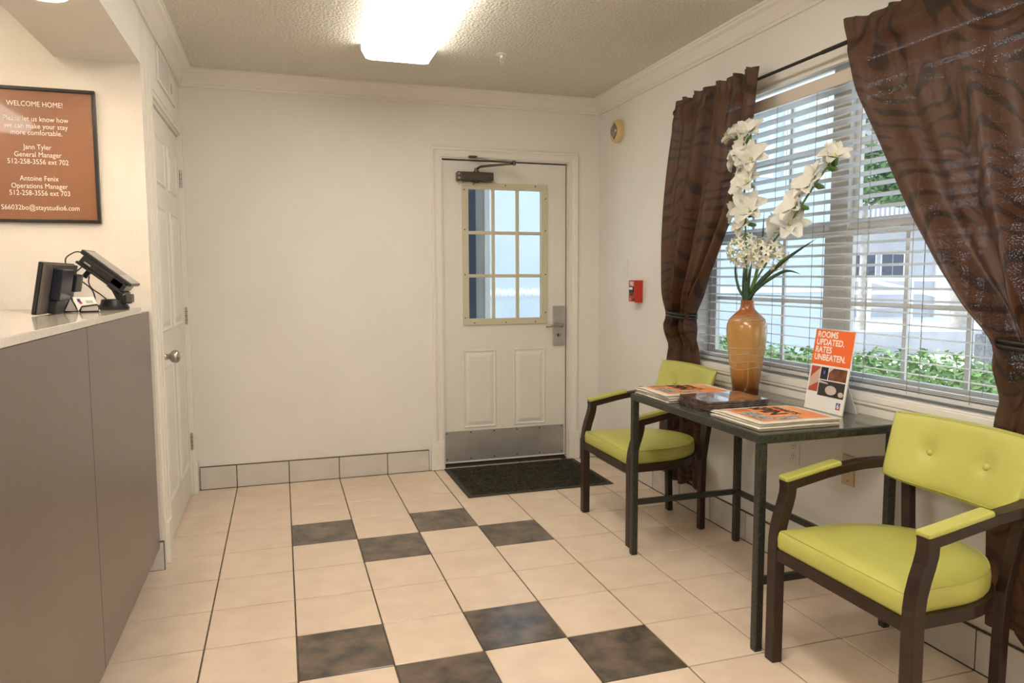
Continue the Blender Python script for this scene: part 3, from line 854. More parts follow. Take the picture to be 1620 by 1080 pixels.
face = C0 + (cn_ * 0.0065 if cn_.y < 0 else -cn_ * 0.0005)
slab('logo_blue_half', face + cu_ * 0.010 + cv_ * 0.036, cu_, cv_, fn_, 0.010, 0.014, 0.0003, 'lblue', crd, 0)
slab('logo_red_half', face + cu_ * 0.013 + cv_ * 0.028, cu_, cv_, fn_, 0.009, 0.010, 0.0003, 'lred', crd, 0)
for q in (0.040, 0.036, 0.032):
    slab('print_line', face + cu_ * 0.034 + cv_ * q, cu_, cv_, fn_, 0.022, 0.0012, 0.0003, 'greyp', crd, 0)

# framed notice
po = thing('framed_notice', (-0.622, YP - 0.01, 1.503), 'brown framed WELCOME HOME notice with white lettering above the counter', 'notice')
p0, p1, q0, q1 = -0.838, -0.408, 1.503, 2.036
for a0, a1, c0, c1 in ((p0, p1, q1 - 0.013, q1), (p0, p1, q0, q0 + 0.013), (p0, p0 + 0.013, q0 + 0.013, q1 - 0.013), (p1 - 0.013, p1, q0 + 0.013, q1 - 0.013)):
    B().box(a0, a1, YP - 0.022, YP - 0.001, c0, c1).build('frame_bar', 'pframe', po, bevel=0.002)
B().box(p0 + 0.012, p1 - 0.012, YP - 0.012, YP - 0.002, q0 + 0.012, q1 - 0.012).build('print', 'poster', po)
tz = {'WELCOME HOME!': 1.970, 'Please let us know how': 1.912, 'we can make your stay': 1.884, 'more comfortable.': 1.858,
      'Jann Tyler': 1.802, 'General Manager': 1.772, '512-258-3556 ext 702': 1.744,
      'Antoine Fenix': 1.678, 'Operations Manager': 1.648, '512-258-3556 ext 703': 1.620, 'S66032bo@staystudio6.com': 1.562}
for s_, z in tz.items():
    text('lettering', s_, 0.0285, (-0.623, YP - 0.0125, z), (1, 0, 0), (0, 0, 1), 'swhite', po, sx=0.84)

# ------------------------------------------------------------------ window in the right wall
wn = thing('window_1', (2.50, (WY0 + WY1) / 2, WZ0), kind='structure')
wx0, wx1 = 2.485, 2.535
MY = (WY0 + WY1) / 2
def wbox(nm, y0, y1, z0, z1, m='vinyl', xa=wx0, xb=wx1, parent=wn, bev=0.003):
    return B().box(xa, xb, y0, y1, z0, z1).build(nm, m, parent, bevel=bev)
wbox('frame_bar', WY0, WY0 + 0.035, WZ0, WZ1); wbox('frame_bar', WY1 - 0.035, WY1, WZ0, WZ1)
wbox('frame_bar', WY0 + 0.035, WY1 - 0.035, WZ1 - 0.012, WZ1); wbox('frame_bar', WY0 + 0.035, WY1 - 0.035, WZ0, WZ0 + 0.03)
wbox('mullion', MY - 0.05, MY + 0.05, WZ0 + 0.03, WZ1 - 0.012)
MZ = 1.468
for (ya, yb) in ((WY0 + 0.035, MY - 0.05), (MY + 0.05, WY1 - 0.035)):
    for lower, (za, zb) in ((1, (WZ0 + 0.03, MZ)), (0, (MZ, WZ1 - 0.012))):
        xo = wx0 + 0.004 if lower else wx0 + 0.026
        s_ = B()
        s_.box(xo, xo + 0.020, ya, ya + 0.030, za, zb).box(xo, xo + 0.020, yb - 0.030, yb, za, zb)
        s_.box(xo, xo + 0.020, ya + 0.030, yb - 0.030, za, za + 0.030).box(xo, xo + 0.020, ya + 0.030, yb - 0.030, zb - (0.030 if lower else 0.012), zb)
        sash = s_.build('sash', 'vinyl', wn, bevel=0.002)
        for k in (1, 2):
            y = ya + 0.03 + (yb - ya - 0.06) * k / 3
            B().box(xo + 0.006, xo + 0.016, y - 0.009, y + 0.009, za + 0.030, zb - 0.030).build('muntin', 'vinyl', sash)
        z = (za + zb) / 2
        B().box(xo + 0.007, xo + 0.015, ya + 0.030, yb - 0.030, z - 0.009, z + 0.009).build('muntin', 'vinyl', sash)
        B().box(xo + 0.010, xo + 0.012, ya + 0.028, yb - 0.028, za + 0.028, zb - 0.028).build('pane', 'glass', sash)
    for q in (0.28, 0.72):
        y = ya + (yb - ya) * q
        B().box(wx0 - 0.012, wx0 + 0.004, y - 0.03, y + 0.03, MZ - 0.016, MZ - 0.002).build('sash_lock', 'vinyl', wn, bevel=0.003)
# stool and apron
sl = struct(B().box(XR, 2.484, WY0 + 0.002, WY1 - 0.002, 0.826, 0.832).box(2.385, XR, WY0 - 0.05, WY1 + 0.05, 0.802, 0.829).build('trim_9', 'trimw', bevel=0.006))
B().prism([(XR, WY0 - 0.04, 0.801), (2.386, WY0 - 0.04, 0.801), (2.386, WY0 - 0.04, 0.792), (2.394, WY0 - 0.04, 0.782), (2.394, WY0 - 0.04, 0.752), (2.400, WY0 - 0.04, 0.742), (2.400, WY0 - 0.04, 0.728), (XR, WY0 - 0.04, 0.728)], (0, WY1 - WY0 + 0.075, 0)).build('apron', 'trimw', sl)

# venetian blind
vb = thing('venetian_blind', (2.445, MY, WZ0), 'white two-inch venetian blind with open slats across the window', 'blind')
BX = 2.446
by0, by1 = WY0 + 0.012, WY1 - 0.012
B().box(BX - 0.026, BX + 0.026, by0, by1, 2.040, 2.075).build('headrail', 'fixw', vb, bevel=0.002)
B().box(BX - 0.036, BX - 0.029, by0, by1, 2.026, 2.078).build('valance', 'valance', vb, bevel=0.002)
first = None
tiltv = math.radians(-8)
z = 2.018; nsl = 0
while z > 0.885:
    ax = Vector((math.cos(tiltv), 0, math.sin(tiltv))); an = Vector((-math.sin(tiltv), 0, math.cos(tiltv)))
    if first is None:
        bb = B()
        N_ = 4; rings = []
        for yy in (by0 + 0.004, by1 - 0.004):
            top = [Vector((BX, yy, z)) + ax * (0.025 * (2 * i / N_ - 1)) + an * (0.0026 * (1 - (2 * i / N_ - 1) ** 2) + 0.0011) for i in range(N_ + 1)]
            bot = [Vector((BX, yy, z)) + ax * (0.025 * (2 * i / N_ - 1)) + an * (0.0026 * (1 - (2 * i / N_ - 1) ** 2) - 0.0011) for i in range(N_, -1, -1)]
            rings.append(top + bot)
        bb.loft(rings)
        first = bb.build('slat', 'slat', vb, origin=(BX, MY, z))
    else:
        o = first.copy(); COL.objects.link(o); o.location = Vector((BX, MY, z)) - WORLD[vb.name]
    z -= 0.0438; nsl += 1
B().box(BX - 0.026, BX + 0.026, by0 + 0.003, by1 - 0.003, 0.846, 0.862).build('bottom_rail', 'slat', vb, bevel=0.003)
for k in range(3):     # spare slats bunched on the rail
    o = first.copy(); COL.objects.link(o); o.location = Vector((BX, MY, 0.8665 + k * 0.0055)) - WORLD[vb.name]
for y in (-1.16, -1.39, -1.66, -1.91, -2.16, -2.42, -2.67):
    for xo in (-0.0275, 0.0275):
        B().tube([(BX + xo, y, 0.855), (BX + xo, y, 2.04)], 0.0011, 5).build('ladder_cord', 'cord', vb)
for y in (-2.215, -2.475):
    B().tube([(BX - 0.030, y, 0.86), (BX - 0.030, y, 2.04)], 0.0010, 5).build('lift_cord', 'cord', vb)
B().tube([(BX - 0.040, -1.20, 2.03), (BX - 0.045, -1.20, 1.35)], 0.004, 6).build('tilt_wand', 'slat', vb, True)

# curtain rod
RX, RZ = 2.335, 2.146
rd = thing('curtain_rod', (RX, MY, RZ), 'thin black curtain rod above the window', 'curtain rod')
B().tube([(RX, -3.36, RZ), (RX, -2.03, RZ)], 0.0085, 12).build('rod', 'rod', rd, True, auto=40)
B().tube([(RX, -2.06, RZ), (RX, -0.955, RZ)], 0.0070, 12).build('rod', 'rod', rd, True, auto=40)
for y, s_ in ((-0.955, 1), (-3.36, -1)):
    B().lathe([(0.008, 0), (0.010, s_ * 0.006), (0.017, s_ * 0.012), (0.021, s_ * 0.022), (0.017, s_ * 0.034), (0.006, s_ * 0.040)], (RX, y, RZ), 16, 'y').build('finial', 'rod', rd, True)
for y in (-1.0, -3.3):
    B().box(RX - 0.004, XR, y - 0.006, y + 0.006, RZ - 0.016, RZ - 0.009).box(XR - 0.005, XR, y - 0.012, y + 0.012, RZ - 0.035, RZ + 0.02).build('bracket', 'rod', rd)

# ------------------------------------------------------------------ curtains
def interp(tab, z):
    """tab: list of (z, value) with z descending"""
    if z >= tab[0][0]: return tab[0][1]
    for (za, a), (zb, b_) in zip(tab, tab[1:]):
        if z >= zb:
            t = (za - z) / (za - zb)
            return a + (b_ - a) * t
    return tab[-1][1]

def smooth_tab(tab, z):
    s = 0.0
    for k in range(-3, 4):
        s += interp(tab, z + k * 0.012)
    return s / 7

def curtain(name, label, edge_in, edge_out, ztop, bot, folds, seed, tie_z, tie_x, tie_r):
    rr = random.Random(seed)
    root = thing(name, (RX, (edge_in[-1][1] + edge_out[-1][1]) / 2, 0.12), label, 'curtain')
    ph = [rr.uniform(0, 6.28) for _ in range(6)]
    NU, NV = 120, 90
    b = B(); b.uv = []
    span = abs(edge_in[0][1] - edge_out[0][1])
    def fn(u, v):
        zb = bot(u)
        z = ztop + (zb - ztop) * v
        yi, yo = smooth_tab(edge_in, z), smooth_tab(edge_out, z)
        uu = u + 0.018 * math.sin(2 * math.pi * (u * 2.3) + ph[0]) * math.sin(math.pi * u)
        y = yi + (yo - yi) * uu
        wdt = abs(yo - yi)
        dens = span / max(wdt, 0.05)
        dt = abs(z - tie_z)
        pinch = math.exp(-(dt / 0.09) ** 2)
        amp = 0.030 + 0.022 * min(dens - 1, 1.8) * (1 - 0.72 * pinch)
        if z > RZ - 0.05:
            amp *= 0.45 + 0.55 * min(1, max(0, (RZ - z) / 0.05)) if z < RZ else 0.6
        f = 0.0
        for k, (fr, a) in enumerate(folds):
            f += a * math.sin(2 * math.pi * fr * u + ph[k + 1] + 0.25 * math.sin(3.0 * v + ph[k]))
        sharp = math.copysign(abs(f) ** 0.8, f)
        x = RX - 0.006 + amp * sharp
        bil = 0.0
        if z < RZ - 0.1 and z > tie_z:
            tt = (z - tie_z) / (RZ - 0.1 - tie_z)
            bil = 0.035 * math.sin(math.pi * tt) * (0.3 + 0.7 * u)
        x -= bil
        x += tie_x * pinch
        if z > RZ + 0.012:      # ruffled heading above the rod pocket
            x += 0.010 * math.sin(2 * math.pi * 17 * u + ph[2]) * min(1, (z - RZ) / 0.05)
            zz = z + 0.008 * math.sin(2 * math.pi * 6.3 * u + ph[3]) * min(1, (z - RZ) / 0.05)
        else:
            zz = z + 0.006 * math.sin(2 * math.pi * folds[0][0] * u + ph[1]) * v
        if abs(z - RZ) < 0.035:
            x = min(x, RX - 0.012 - 0.004 * math.sin(40 * u + ph[4]))
        if z < 1.02:
            k = min(1.0, (1.02 - z) / 0.12)
            x = x * (1 - k) + k * (2.364 + 0.014 * sharp)
        x = min(x, XR - 0.014)
        return (x, y, zz)
    b.grid(fn, NU, NV)
    for j in range(NV + 1):
        for i in range(NU + 1):
            b.uv.append((i / NU * 1.35 * span, (1 - j / NV) * 2.05 + 0.25 * abs(i / NU - 0.5)))
    b.build('panel', 'curt', root, smooth=True)
    # tieback
    yi, yo = smooth_tab(edge_in, tie_z), smooth_tab(edge_out, tie_z)
    cy, hw = (yi + yo) / 2, abs(yo - yi) / 2 + 0.006
    cx = RX - 0.006 + tie_x
    for q in (-0.008, 0.008):
        pts = [(cx + tie_r * math.cos(a), cy + hw * math.sin(a), tie_z + q + 0.006 * math.sin(a)) for a in [2 * math.pi * i / 28 for i in range(29)]]
        B().tube(pts, 0.0075, 8).build('tieback', 'rope', root, True)['label'] = 'black cord tieback'
    return root

in_L = [(2.205, -1.642), (2.11, -1.640), (1.805, -1.606), (1.589, -1.512), (1.329, -1.335), (1.137, -1.170), (1.071, -1.118), (1.0, -1.128), (0.80, -1.160), (0.45, -1.172), (0.1, -1.172)]
out_L = [(2.205, -0.945), (1.9, -0.925), (1.4, -0.905), (1.071, -0.900), (0.95, -0.868), (0.7, -0.80), (0.45, -0.765), (0.1, -0.75)]
curtain('curtain', 'brown zebra-striped satin curtain tied back left of the window, beside the fire alarm', in_L, out_L, 2.205,
        lambda u: 0.15 + 0.02 * math.sin(9 * u), [(3.2, 0.75), (5.1, 0.42), (8.3, 0.2)], 3, 1.071, 0.010, 0.050)
in_R = [(2.215, -2.172), (2.149, -2.183), (1.955, -2.248), (1.752, -2.375), (1.499, -2.522), (1.308, -2.653), (1.172, -2.771), (1.075, -2.848), (1.02, -2.850), (0.928, -2.836), (0.857, -2.812), (0.60, -2.80), (0.2, -2.82)]
out_R = [(2.215, -3.20), (1.8, -3.20), (1.4, -3.18), (1.075, -3.085), (0.9, -3.12), (0.5, -3.2), (0.2, -3.22)]
curtain('curtain', 'brown zebra-striped satin curtain tied back behind the nearest green chair', in_R, out_R, 2.215,
        lambda u: 0.20 - 0.10 * min(1, max(0, (u - 0.2) / 0.2)), [(2.6, 0.85), (4.4, 0.45), (7.3, 0.2)], 12, 1.075, -0.004, 0.058)

# ------------------------------------------------------------------ table
TX0, TX1, TY0, TY1, TZ = 1.790, 2.372, -2.442, -1.500, 0.750
tb = thing('console_table', ((TX0 + TX1) / 2, (TY0 + TY1) / 2, 0), 'dark speckled metal console table under the window', 'table')
B().box(TX0, TX1, TY0, TY1, TZ - 0.030, TZ - 0.001).build('apron_frame', 'gran', tb, bevel=0.004)
B().box(TX0 + 0.008, TX1 - 0.004, TY0 + 0.008, TY1 - 0.008, TZ - 0.002, TZ).build('top_panel', 'grantop', tb, bevel=0.0008)
lw = 0.030
for xa in (TX0 + 0.001, TX1 - lw - 0.001):
    for ya in (TY0 + 0.001, TY1 - lw - 0.001):
        B().box(xa, xa + lw, ya, ya + lw, 0.004, TZ - 0.029).build('leg', 'gran', tb, bevel=0.004)
        B().box(xa + 0.002, xa + lw - 0.002, ya + 0.002, ya + lw - 0.002, 0.0, 0.006).build('foot', 'blackm', tb)
for ya in (TY0 + 0.005, TY1 - lw + 0.003):
    B().box(TX0 + lw, TX1 - lw, ya, ya + 0.022, 0.232, 0.257).build('stretcher', 'gran', tb, bevel=0.003)
B().box(TX1 - lw + 0.002, TX1 - 0.006, TY0 + lw, TY1 - lw, 0.232, 0.257).build('stretcher', 'gran', tb, bevel=0.003)

# ------------------------------------------------------------------ armchairs (local: x back, y across, z up)
def make_chair(loc, label):
    ch = thing('armchair', loc, label, 'chair', 'green armchairs along the window wall')
    L0 = Vector(loc)
    def W(p): return tuple(L0 + Vector(p))
    def put(b, *a, **k):
        b.v = [W(p) for p in b.v]
        return b.build(*a, **k)
    # front legs, bent flat bars
    for s in (1, -1):
        path = [(0.018, 0.0), (0.018, 0.20), (0.0175, 0.36), (0.0185, 0.415), (0.0235, 0.455), (0.034, 0.495), (0.047, 0.532), (0.055, 0.562), (0.057, 0.585), (0.057, 0.602)]
        pts = [(x, s * 0.272, z) for x, z in path]
        fr = []
        for i in range(len(path)):
            a, c = path[max(i - 1, 0)], path[min(i + 1, len(path) - 1)]
            d = Vector((c[0] - a[0], 0, c[1] - a[1])).normalized()
            fr.append(((0, 1, 0), Vector((d.z, 0, -d.x))))
        put(B().sweep(pts, fr, 0.042, 0.038), 'leg', 'wood', ch, bevel=0.003)
    # rear legs
    for s in (1, -1):
        path = [(0.470, 0.158, 0.0), (0.466, 0.163, 0.20), (0.465, 0.170, 0.37), (0.474, 0.186, 0.50), (0.486, 0.204, 0.634)]
        pts = [(x, s * y, z) for x, y, z in path]
        put(B().sweep(pts, [((0, 1, 0), (1, 0, 0))] * 5, 0.034, 0.030), 'leg', 'wood', ch, bevel=0.003)
    # horseshoe arm rail
    half = [(0.038, 0.272, 0.592), (0.10, 0.273, 0.603), (0.20, 0.274, 0.622), (0.28, 0.273, 0.634), (0.35, 0.270, 0.641), (0.410, 0.260, 0.645), (0.460, 0.238, 0.648), (0.496, 0.200, 0.650), (0.519, 0.145, 0.651), (0.531, 0.07, 0.652), (0.534, 0.0, 0.652)]
    pts = [Vector(p) for p in half] + [Vector((p[0], -p[1], p[2])) for p in half[-2::-1]]
    fr = []
    for i in range(len(pts)):
        d = (pts[min(i + 1, len(pts) - 1)] - pts[max(i - 1, 0)]).normalized()
        side = d.cross(Vector((0, 0, 1))).normalized()
        fr.append((side, side.cross(d)))
    put(B().sweep(pts, fr, 0.042, 0.030), 'arm_rail', 'wood', ch, bevel=0.003)
    # arm pads
    for s in (1, -1):
        pp = [(0.034, 0.272, 0.6145), (0.10, 0.273, 0.6255), (0.18, 0.274, 0.6405), (0.255, 0.2735, 0.6530)]
        prs = [(0.0, 1, 0)] * 4
        pts2 = [(x, s * y, z) for x, y, z in pp]
        d = Vector((1, 0, 0.175)).normalized()
        put(B().sweep(pts2, [((0, 1, 0), Vector((-d.z, 0, d.x)))] * 4, 0.045, 0.017), 'arm_pad', 'green', ch, bevel=0.006, seg=3)
    # D-shaped outline
    def dee(x0, hw, xc, rx, n=22):
        pts = [(x0, -hw), (x0, hw)]
        for k in range(n + 1):
            a = math.pi / 2 - math.pi * k / n
            pts.append((xc + rx * math.cos(a), hw * math.sin(a)))
        return pts
    out, inn = dee(0.002, 0.262, 0.20, 0.292), dee(0.026, 0.236, 0.20, 0.262)
    rings = [[(x, y, 0.352) for x, y in out], [(x, y, 0.388) for x, y in out], [(x, y, 0.388) for x, y in inn], [(x, y, 0.352) for x, y in inn], [(x, y, 0.352) for x, y in out]]
    put(B().loft(rings, True, False), 'seat_rail', 'wood', ch)
    # cushion
    def cring(inset, z):
        return [(x, y, z) for x, y in dee(0.006 + inset, 0.250 - inset, 0.20, 0.284 - inset)]
    cb = B().loft([cring(0.004, 0.389), cring(0.0, 0.396), cring(-0.001, 0.425), cring(0.002, 0.446), cring(0.010, 0.453), cring(0.06, 0.459), cring(0.14, 0.462)])
    seat = put(cb, 'seat', 'green', ch, smooth=True, auto=50)
    pip = [(x, y, 0.4505) for x, y in dee(0.011, 0.245, 0.20, 0.279)]
    put(B().tube(pip + [pip[0]], 0.0016, 5), 'piping', 'green', seat, smooth=True)
    # backrest
    def bpos(t, s):
        hw = 0.236 + 0.020 * s
        z = 0.590 + 0.232 * s + 0.022 * t ** 4 * (1 - s) - 0.004 * t ** 4 * s
        x = 0.448 + 0.070 * s - 0.040 * t * t
        return Vector((x, hw * t, z))
    def prof(t, s):
        q = max(0.0, 1 - abs(t) ** 10) ** 0.5 * max(0.0, 1 - abs(2 * s - 1) ** 10) ** 0.5
        return 0.026 * q
    nrm = Vector((-0.953, 0, 0.303)).normalized()
    def surf(side):
        def fn(u, v):
            t = math.sin((u - 0.5) * math.pi) * 0.6 + (2 * u - 1) * 0.4
            s = 0.5 + 0.5 * (math.sin((v - 0.5) * math.pi) * 0.6 + (2 * v - 1) * 0.4)
            p = bpos(t, s)
            o = prof(t, s)
            if side > 0:
                for bt in (-0.40, 0.40):
                    dd = ((t - bt) * 0.25) ** 2 + ((s - 0.50) * 0.236) ** 2
                    o -= 0.013 * math.exp(-dd / 0.0009)
                o += 0.004 * (1 - t * t)
            return p + nrm * side * o
        return fn
    bb = B().grid(surf(1), 48, 26).grid(surf(-1), 48, 26)
    back = put(bb, 'backrest', 'green', ch, smooth=True)
    for bt in (-0.40, 0.40):
        p = bpos(bt, 0.5) + nrm * 0.019
        bt_b = B().lathe([(0.0105, -0.003), (0.011, 0.0), (0.0095, 0.004), (0.006, 0.0065), (0.001, 0.0073)], (0, 0, 0), 14)
        qm = nrm.to_track_quat('Z', 'Y').to_matrix()
        bt_b.v = [tuple(p + qm @ Vector(x)) for x in bt_b.v]
        put(bt_b, 'button', 'green', back, smooth=True)
    for s_edge in (0.035, 0.965):
        pts = []
        for i in range(25):
            t = -0.93 + 1.86 * i / 24
            pts.append(bpos(t, s_edge) + nrm * (prof(t, s_edge) + 0.0015 + 0.003 * (1 - t * t)))
        put(B().tube(pts, 0.0014, 5), 'piping', 'green', back, smooth=True)
    for s in (1, -1):
        put(B().obox((0.506, s * 0.12, 0.66), (1, 0, 0), (0, 1, 0), (0, 0, 1), 0.016, 0.02, 0.03), 'bracket', 'wood', ch, bevel=0.002)
    return ch
make_chair((1.819, -1.156, 0.0), 'lime green armchair on the far side of the table, nearer the exit door')
make_chair((1.804, -2.769, 0.0), 'lime green armchair in the foreground with two back buttons showing')

# ------------------------------------------------------------------ vase and flowers
VX, VY = 2.278, -1.672
va = thing('vase', (VX, VY, TZ), 'tall amber glazed vase with pale scratched bands on the table', 'vase')
vprof = [(0.0, 0.0), (0.054, 0.0), (0.057, 0.004), (0.061, 0.05), (0.070, 0.12), (0.079, 0.19), (0.086, 0.25), (0.0885, 0.285), (0.086, 0.312), (0.077, 0.335), (0.062, 0.352), (0.046, 0.366), (0.034, 0.378), (0.0295, 0.390), (0.0285, 0.405), (0.0295, 0.420), (0.026, 0.420), (0.024, 0.400), (0.024, 0.30)]
vprof[0] = (0.002, 0.0)
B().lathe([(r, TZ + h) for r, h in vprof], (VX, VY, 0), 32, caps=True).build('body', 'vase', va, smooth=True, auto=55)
def vr(h):
    for (r0, h0), (r1, h1) in zip(vprof[1:], vprof[2:]):
        if h0 <= h <= h1 and h1 > h0:
            return r0 + (r1 - r0) * (h - h0) / (h1 - h0)
    return 0.03
ib = B()
def ringp(h0, wob, ph):
    return [(VX + (vr(h0 + wob * math.sin(3 * a + ph)) + 0.0006) * math.cos(a), VY + (vr(h0 + wob * math.sin(3 * a + ph)) + 0.0006) * math.sin(a), TZ + h0 + wob * math.sin(3 * a + ph)) for a in [2 * math.pi * i / 40 for i in range(41)]]
levels = [(0.118, 0.006), (0.148, 0.004), (0.180, 0.004), (0.208, 0.001)]
for i, (h0, wob) in enumerate(levels):
    ib.tube(ringp(h0, wob, i), 0.0010, 4)
for i in range(3):
    for k in range(16):
        if (k + i) % 2: continue
        for q in range(5):
            a = 2 * math.pi * (k + 0.15 + 0.17 * q) / 16 + rnd.uniform(-0.01, 0.01)
            h0, h1 = levels[i][0] + 0.003, levels[i + 1][0] - 0.003
            ib.tube([(VX + (vr(h) + 0.0005) * math.cos(a), VY + (vr(h) + 0.0005) * math.sin(a), TZ + h) for h in (h0, (h0 + h1) / 2, h1)], 0.0005, 4)
for i in range(10):
    h0 = 0.330 + 0.028 * rnd.random()
    ib.tube(ringp(h0, rnd.uniform(0.001, 0.005), rnd.uniform(0, 6)), 0.0005, 4)
o = ib.build('scratched_bands', 'inlay', va); o['kind'] = 'stuff'

def petal_mesh(length, width, curl, cup, npet, jitter, seed, fold=0.0):
    rr = random.Random(seed)
    b = B()
    for p in range(npet):
        a0 = 2 * math.pi * p / npet + rr.uniform(-jitter, jitter)
        ln = length * rr.uniform(0.88, 1.08); wd_ = width * rr.uniform(0.9, 1.1) * (1.0 if p % 2 else 0.85)
        cu_k = curl * rr.uniform(0.8, 1.25)
        ca, sa = math.cos(a0), math.sin(a0)
        def fn(u, v):
            t = v; s = 2 * u - 1
            wloc = wd_ * (math.sin(math.pi * min(1, 0.12 + 0.80 * t)) ** 0.8)
            r = ln * (0.25 * t + 0.75 * t * t * (1 - 0.25 * cu_k * t))
            z = ln * (0.85 * t - 0.55 * cu_k * t * t) + cup * s * s * wloc * 0.5
            z += 0.10 * width * math.sin(6 * s + 5 * t + p) * t
            y = s * wloc / 2
            return (ca * r - sa * y, sa * r + ca * y, z)
        b.mat(0).grid(fn, 4, 5)
    b.mat(1)
    b.lathe([(0.002, -length * 0.12), (0.006, 0.0), (0.007, length * 0.18), (0.003, length * 0.34)], (0, 0, 0), 6)
    return b

def orient(b, pos, d, roll=0.0):
    d = Vector(d).normalized()
    q = d.to_track_quat('Z', 'Y').to_matrix() @ Matrix.Rotation(roll, 3, 'Z')
    b.v = [tuple(Vector(pos) + q @ Vector(p)) for p in b.v]
    return b

NECK = Vector((VX, VY, TZ + 0.405))
SX = 2.282
def gladiolus(label, path, blooms):
    g_ = thing('gladiolus', NECK, label, 'flower', 'white gladioli in the vase')
    B().tube(bez(path, 8), 0.0042, 7).build('stem', 'stem', g_, smooth=True)
    for i, (y, z, d, sz) in enumerate(blooms):
        pos = Vector((SX - 0.010 + rnd.uniform(-0.012, 0.004), y, z))
        dv = Vector(d).normalized()
        bl = orient(petal_mesh(0.082 * sz, 0.056 * sz, 0.70, 0.6, 6, 0.18, 100 + i), pos - dv * 0.030, dv, rnd.uniform(0, 6)).build('bloom', ['petal', 'petalc'], g_, smooth=True)
        cal = B()
        sp = pos - dv * 0.052
        for q in (-1, 1):
            off = Vector((0.0, 0.010 * q, -0.004))
            cal.tube([sp - dv * 0.012 + off * 0.2, sp + off, pos + off * 0.9 - dv * 0.028, pos - dv * 0.016 + off * 0.8], [0.003, 0.008, 0.007, 0.001], 6)
        cal.build('calyx', 'stem', bl, smooth=True)
gladiolus('tall upright spike of white gladiolus blooms above the vase',
          [NECK + Vector((0, 0, -0.15)), NECK, (SX, -1.655, 1.30), (SX, -1.640, 1.48), (SX, -1.625, 1.65), (SX, -1.618, 1.80), (SX, -1.605, 1.93)],
          [(-1.526, 1.925, (-0.5, 0.7, 0.75), 0.85), (-1.655, 1.915, (-0.6, -0.5, 0.8), 1.1), (-1.607, 1.852, (-0.9, 0.1, 0.35), 1.0), (-1.535, 1.800, (-0.7, 0.8, 0.1), 0.8),
           (-1.680, 1.795, (-0.7, -0.6, 0.4), 1.1), (-1.590, 1.765, (-0.9, 0.4, 0.2), 0.85), (-1.655, 1.700, (-0.8, -0.3, 0.4), 1.15), (-1.615, 1.640, (-0.9, 0.4, 0.2), 1.0),
           (-1.573, 1.578, (-0.5, 0.8, 0.35), 0.9), (-1.680, 1.572, (-0.7, -0.6, 0.5), 1.2), (-1.633, 1.520, (-0.9, 0.1, 0.2), 1.05), (-1.600, 1.455, (-0.6, 0.6, -0.2), 0.8)])
gladiolus('spike of white gladiolus blooms leaning right across the blind',
          [NECK + Vector((0, 0, -0.15)), NECK, (SX, -1.720, 1.28), (SX, -1.835, 1.42), (SX, -1.955, 1.51), (SX, -2.060, 1.615), (SX, -2.170, 1.715)],
          [(-2.190, 1.735, (-0.5, -0.6, 0.7), 0.9), (-2.130, 1.705, (-0.7, 0.5, 0.45), 0.8), (-2.070, 1.645, (-0.9, 0.1, 0.4), 1.15), (-1.992, 1.568, (-0.9, 0.1, 0.35), 1.2),
           (-1.958, 1.492, (-0.5, -0.8, 0.4), 1.1), (-1.858, 1.478, (-0.6, 0.7, 0.3), 1.15)])

flor = petal_mesh(0.030, 0.0105, 0.9, 0.2, 6, 0.05, 5)
flor_me = None
def umbel(label, centre, rad, n, seed):
    rr = random.Random(seed)
    g_ = thing('agapanthus', NECK, label, 'flower', 'round white flower heads in the vase')
    c = Vector(centre)
    B().tube(bez([NECK + Vector((0.004, 0.004, -0.12)), NECK + Vector((0.003, 0.003, 0)), (NECK + c) / 2 + Vector((0, 0.01, 0)), c - Vector((0, 0, 0.02))], 8), 0.0045, 7).build('stem', 'stem', g_, smooth=True)
    proto = None
    for k in range(n):
        zz = 1 - 2 * (k + 0.5) / n
        zz = zz * 0.86 + 0.12
        a = k * 2.39996 + rr.uniform(-0.2, 0.2)
        s = math.sqrt(max(0, 1 - min(1, zz * zz)))
        d = Vector((s * math.cos(a), s * math.sin(a), zz)).normalized()
        rdd = rad * rr.uniform(0.82, 1.05)
        pos = c + Vector((d.x * rdd * 0.75, d.y * rdd, d.z * rdd * 0.85))
        if proto is None:
            b = petal_mesh(0.032, 0.0115, 0.9, 0.2, 6, 0.05, 5)
            b.mat(1).tube([(0, 0, 0), (0, 0, -0.025)], 0.0014, 5)
            proto = b.build('floret', ['petal', 'petalc'], g_, smooth=True, origin=(0, 0, 0))
            o = proto
        else:
            o = proto.copy(); COL.objects.link(o)
        o.location = pos - NECK
        o.rotation_mode = 'QUATERNION'
        o.rotation_quaternion = d.to_track_quat('Z', 'Y')
        o.scale = (1, 1, 1)
umbel('round head of small white star flowers at the vase centre', (2.270, -1.655, 1.385), 0.082, 34, 21)
umbel('round head of small white star flowers on the right, lower one', (2.285, -1.800, 1.362), 0.078, 30, 22)

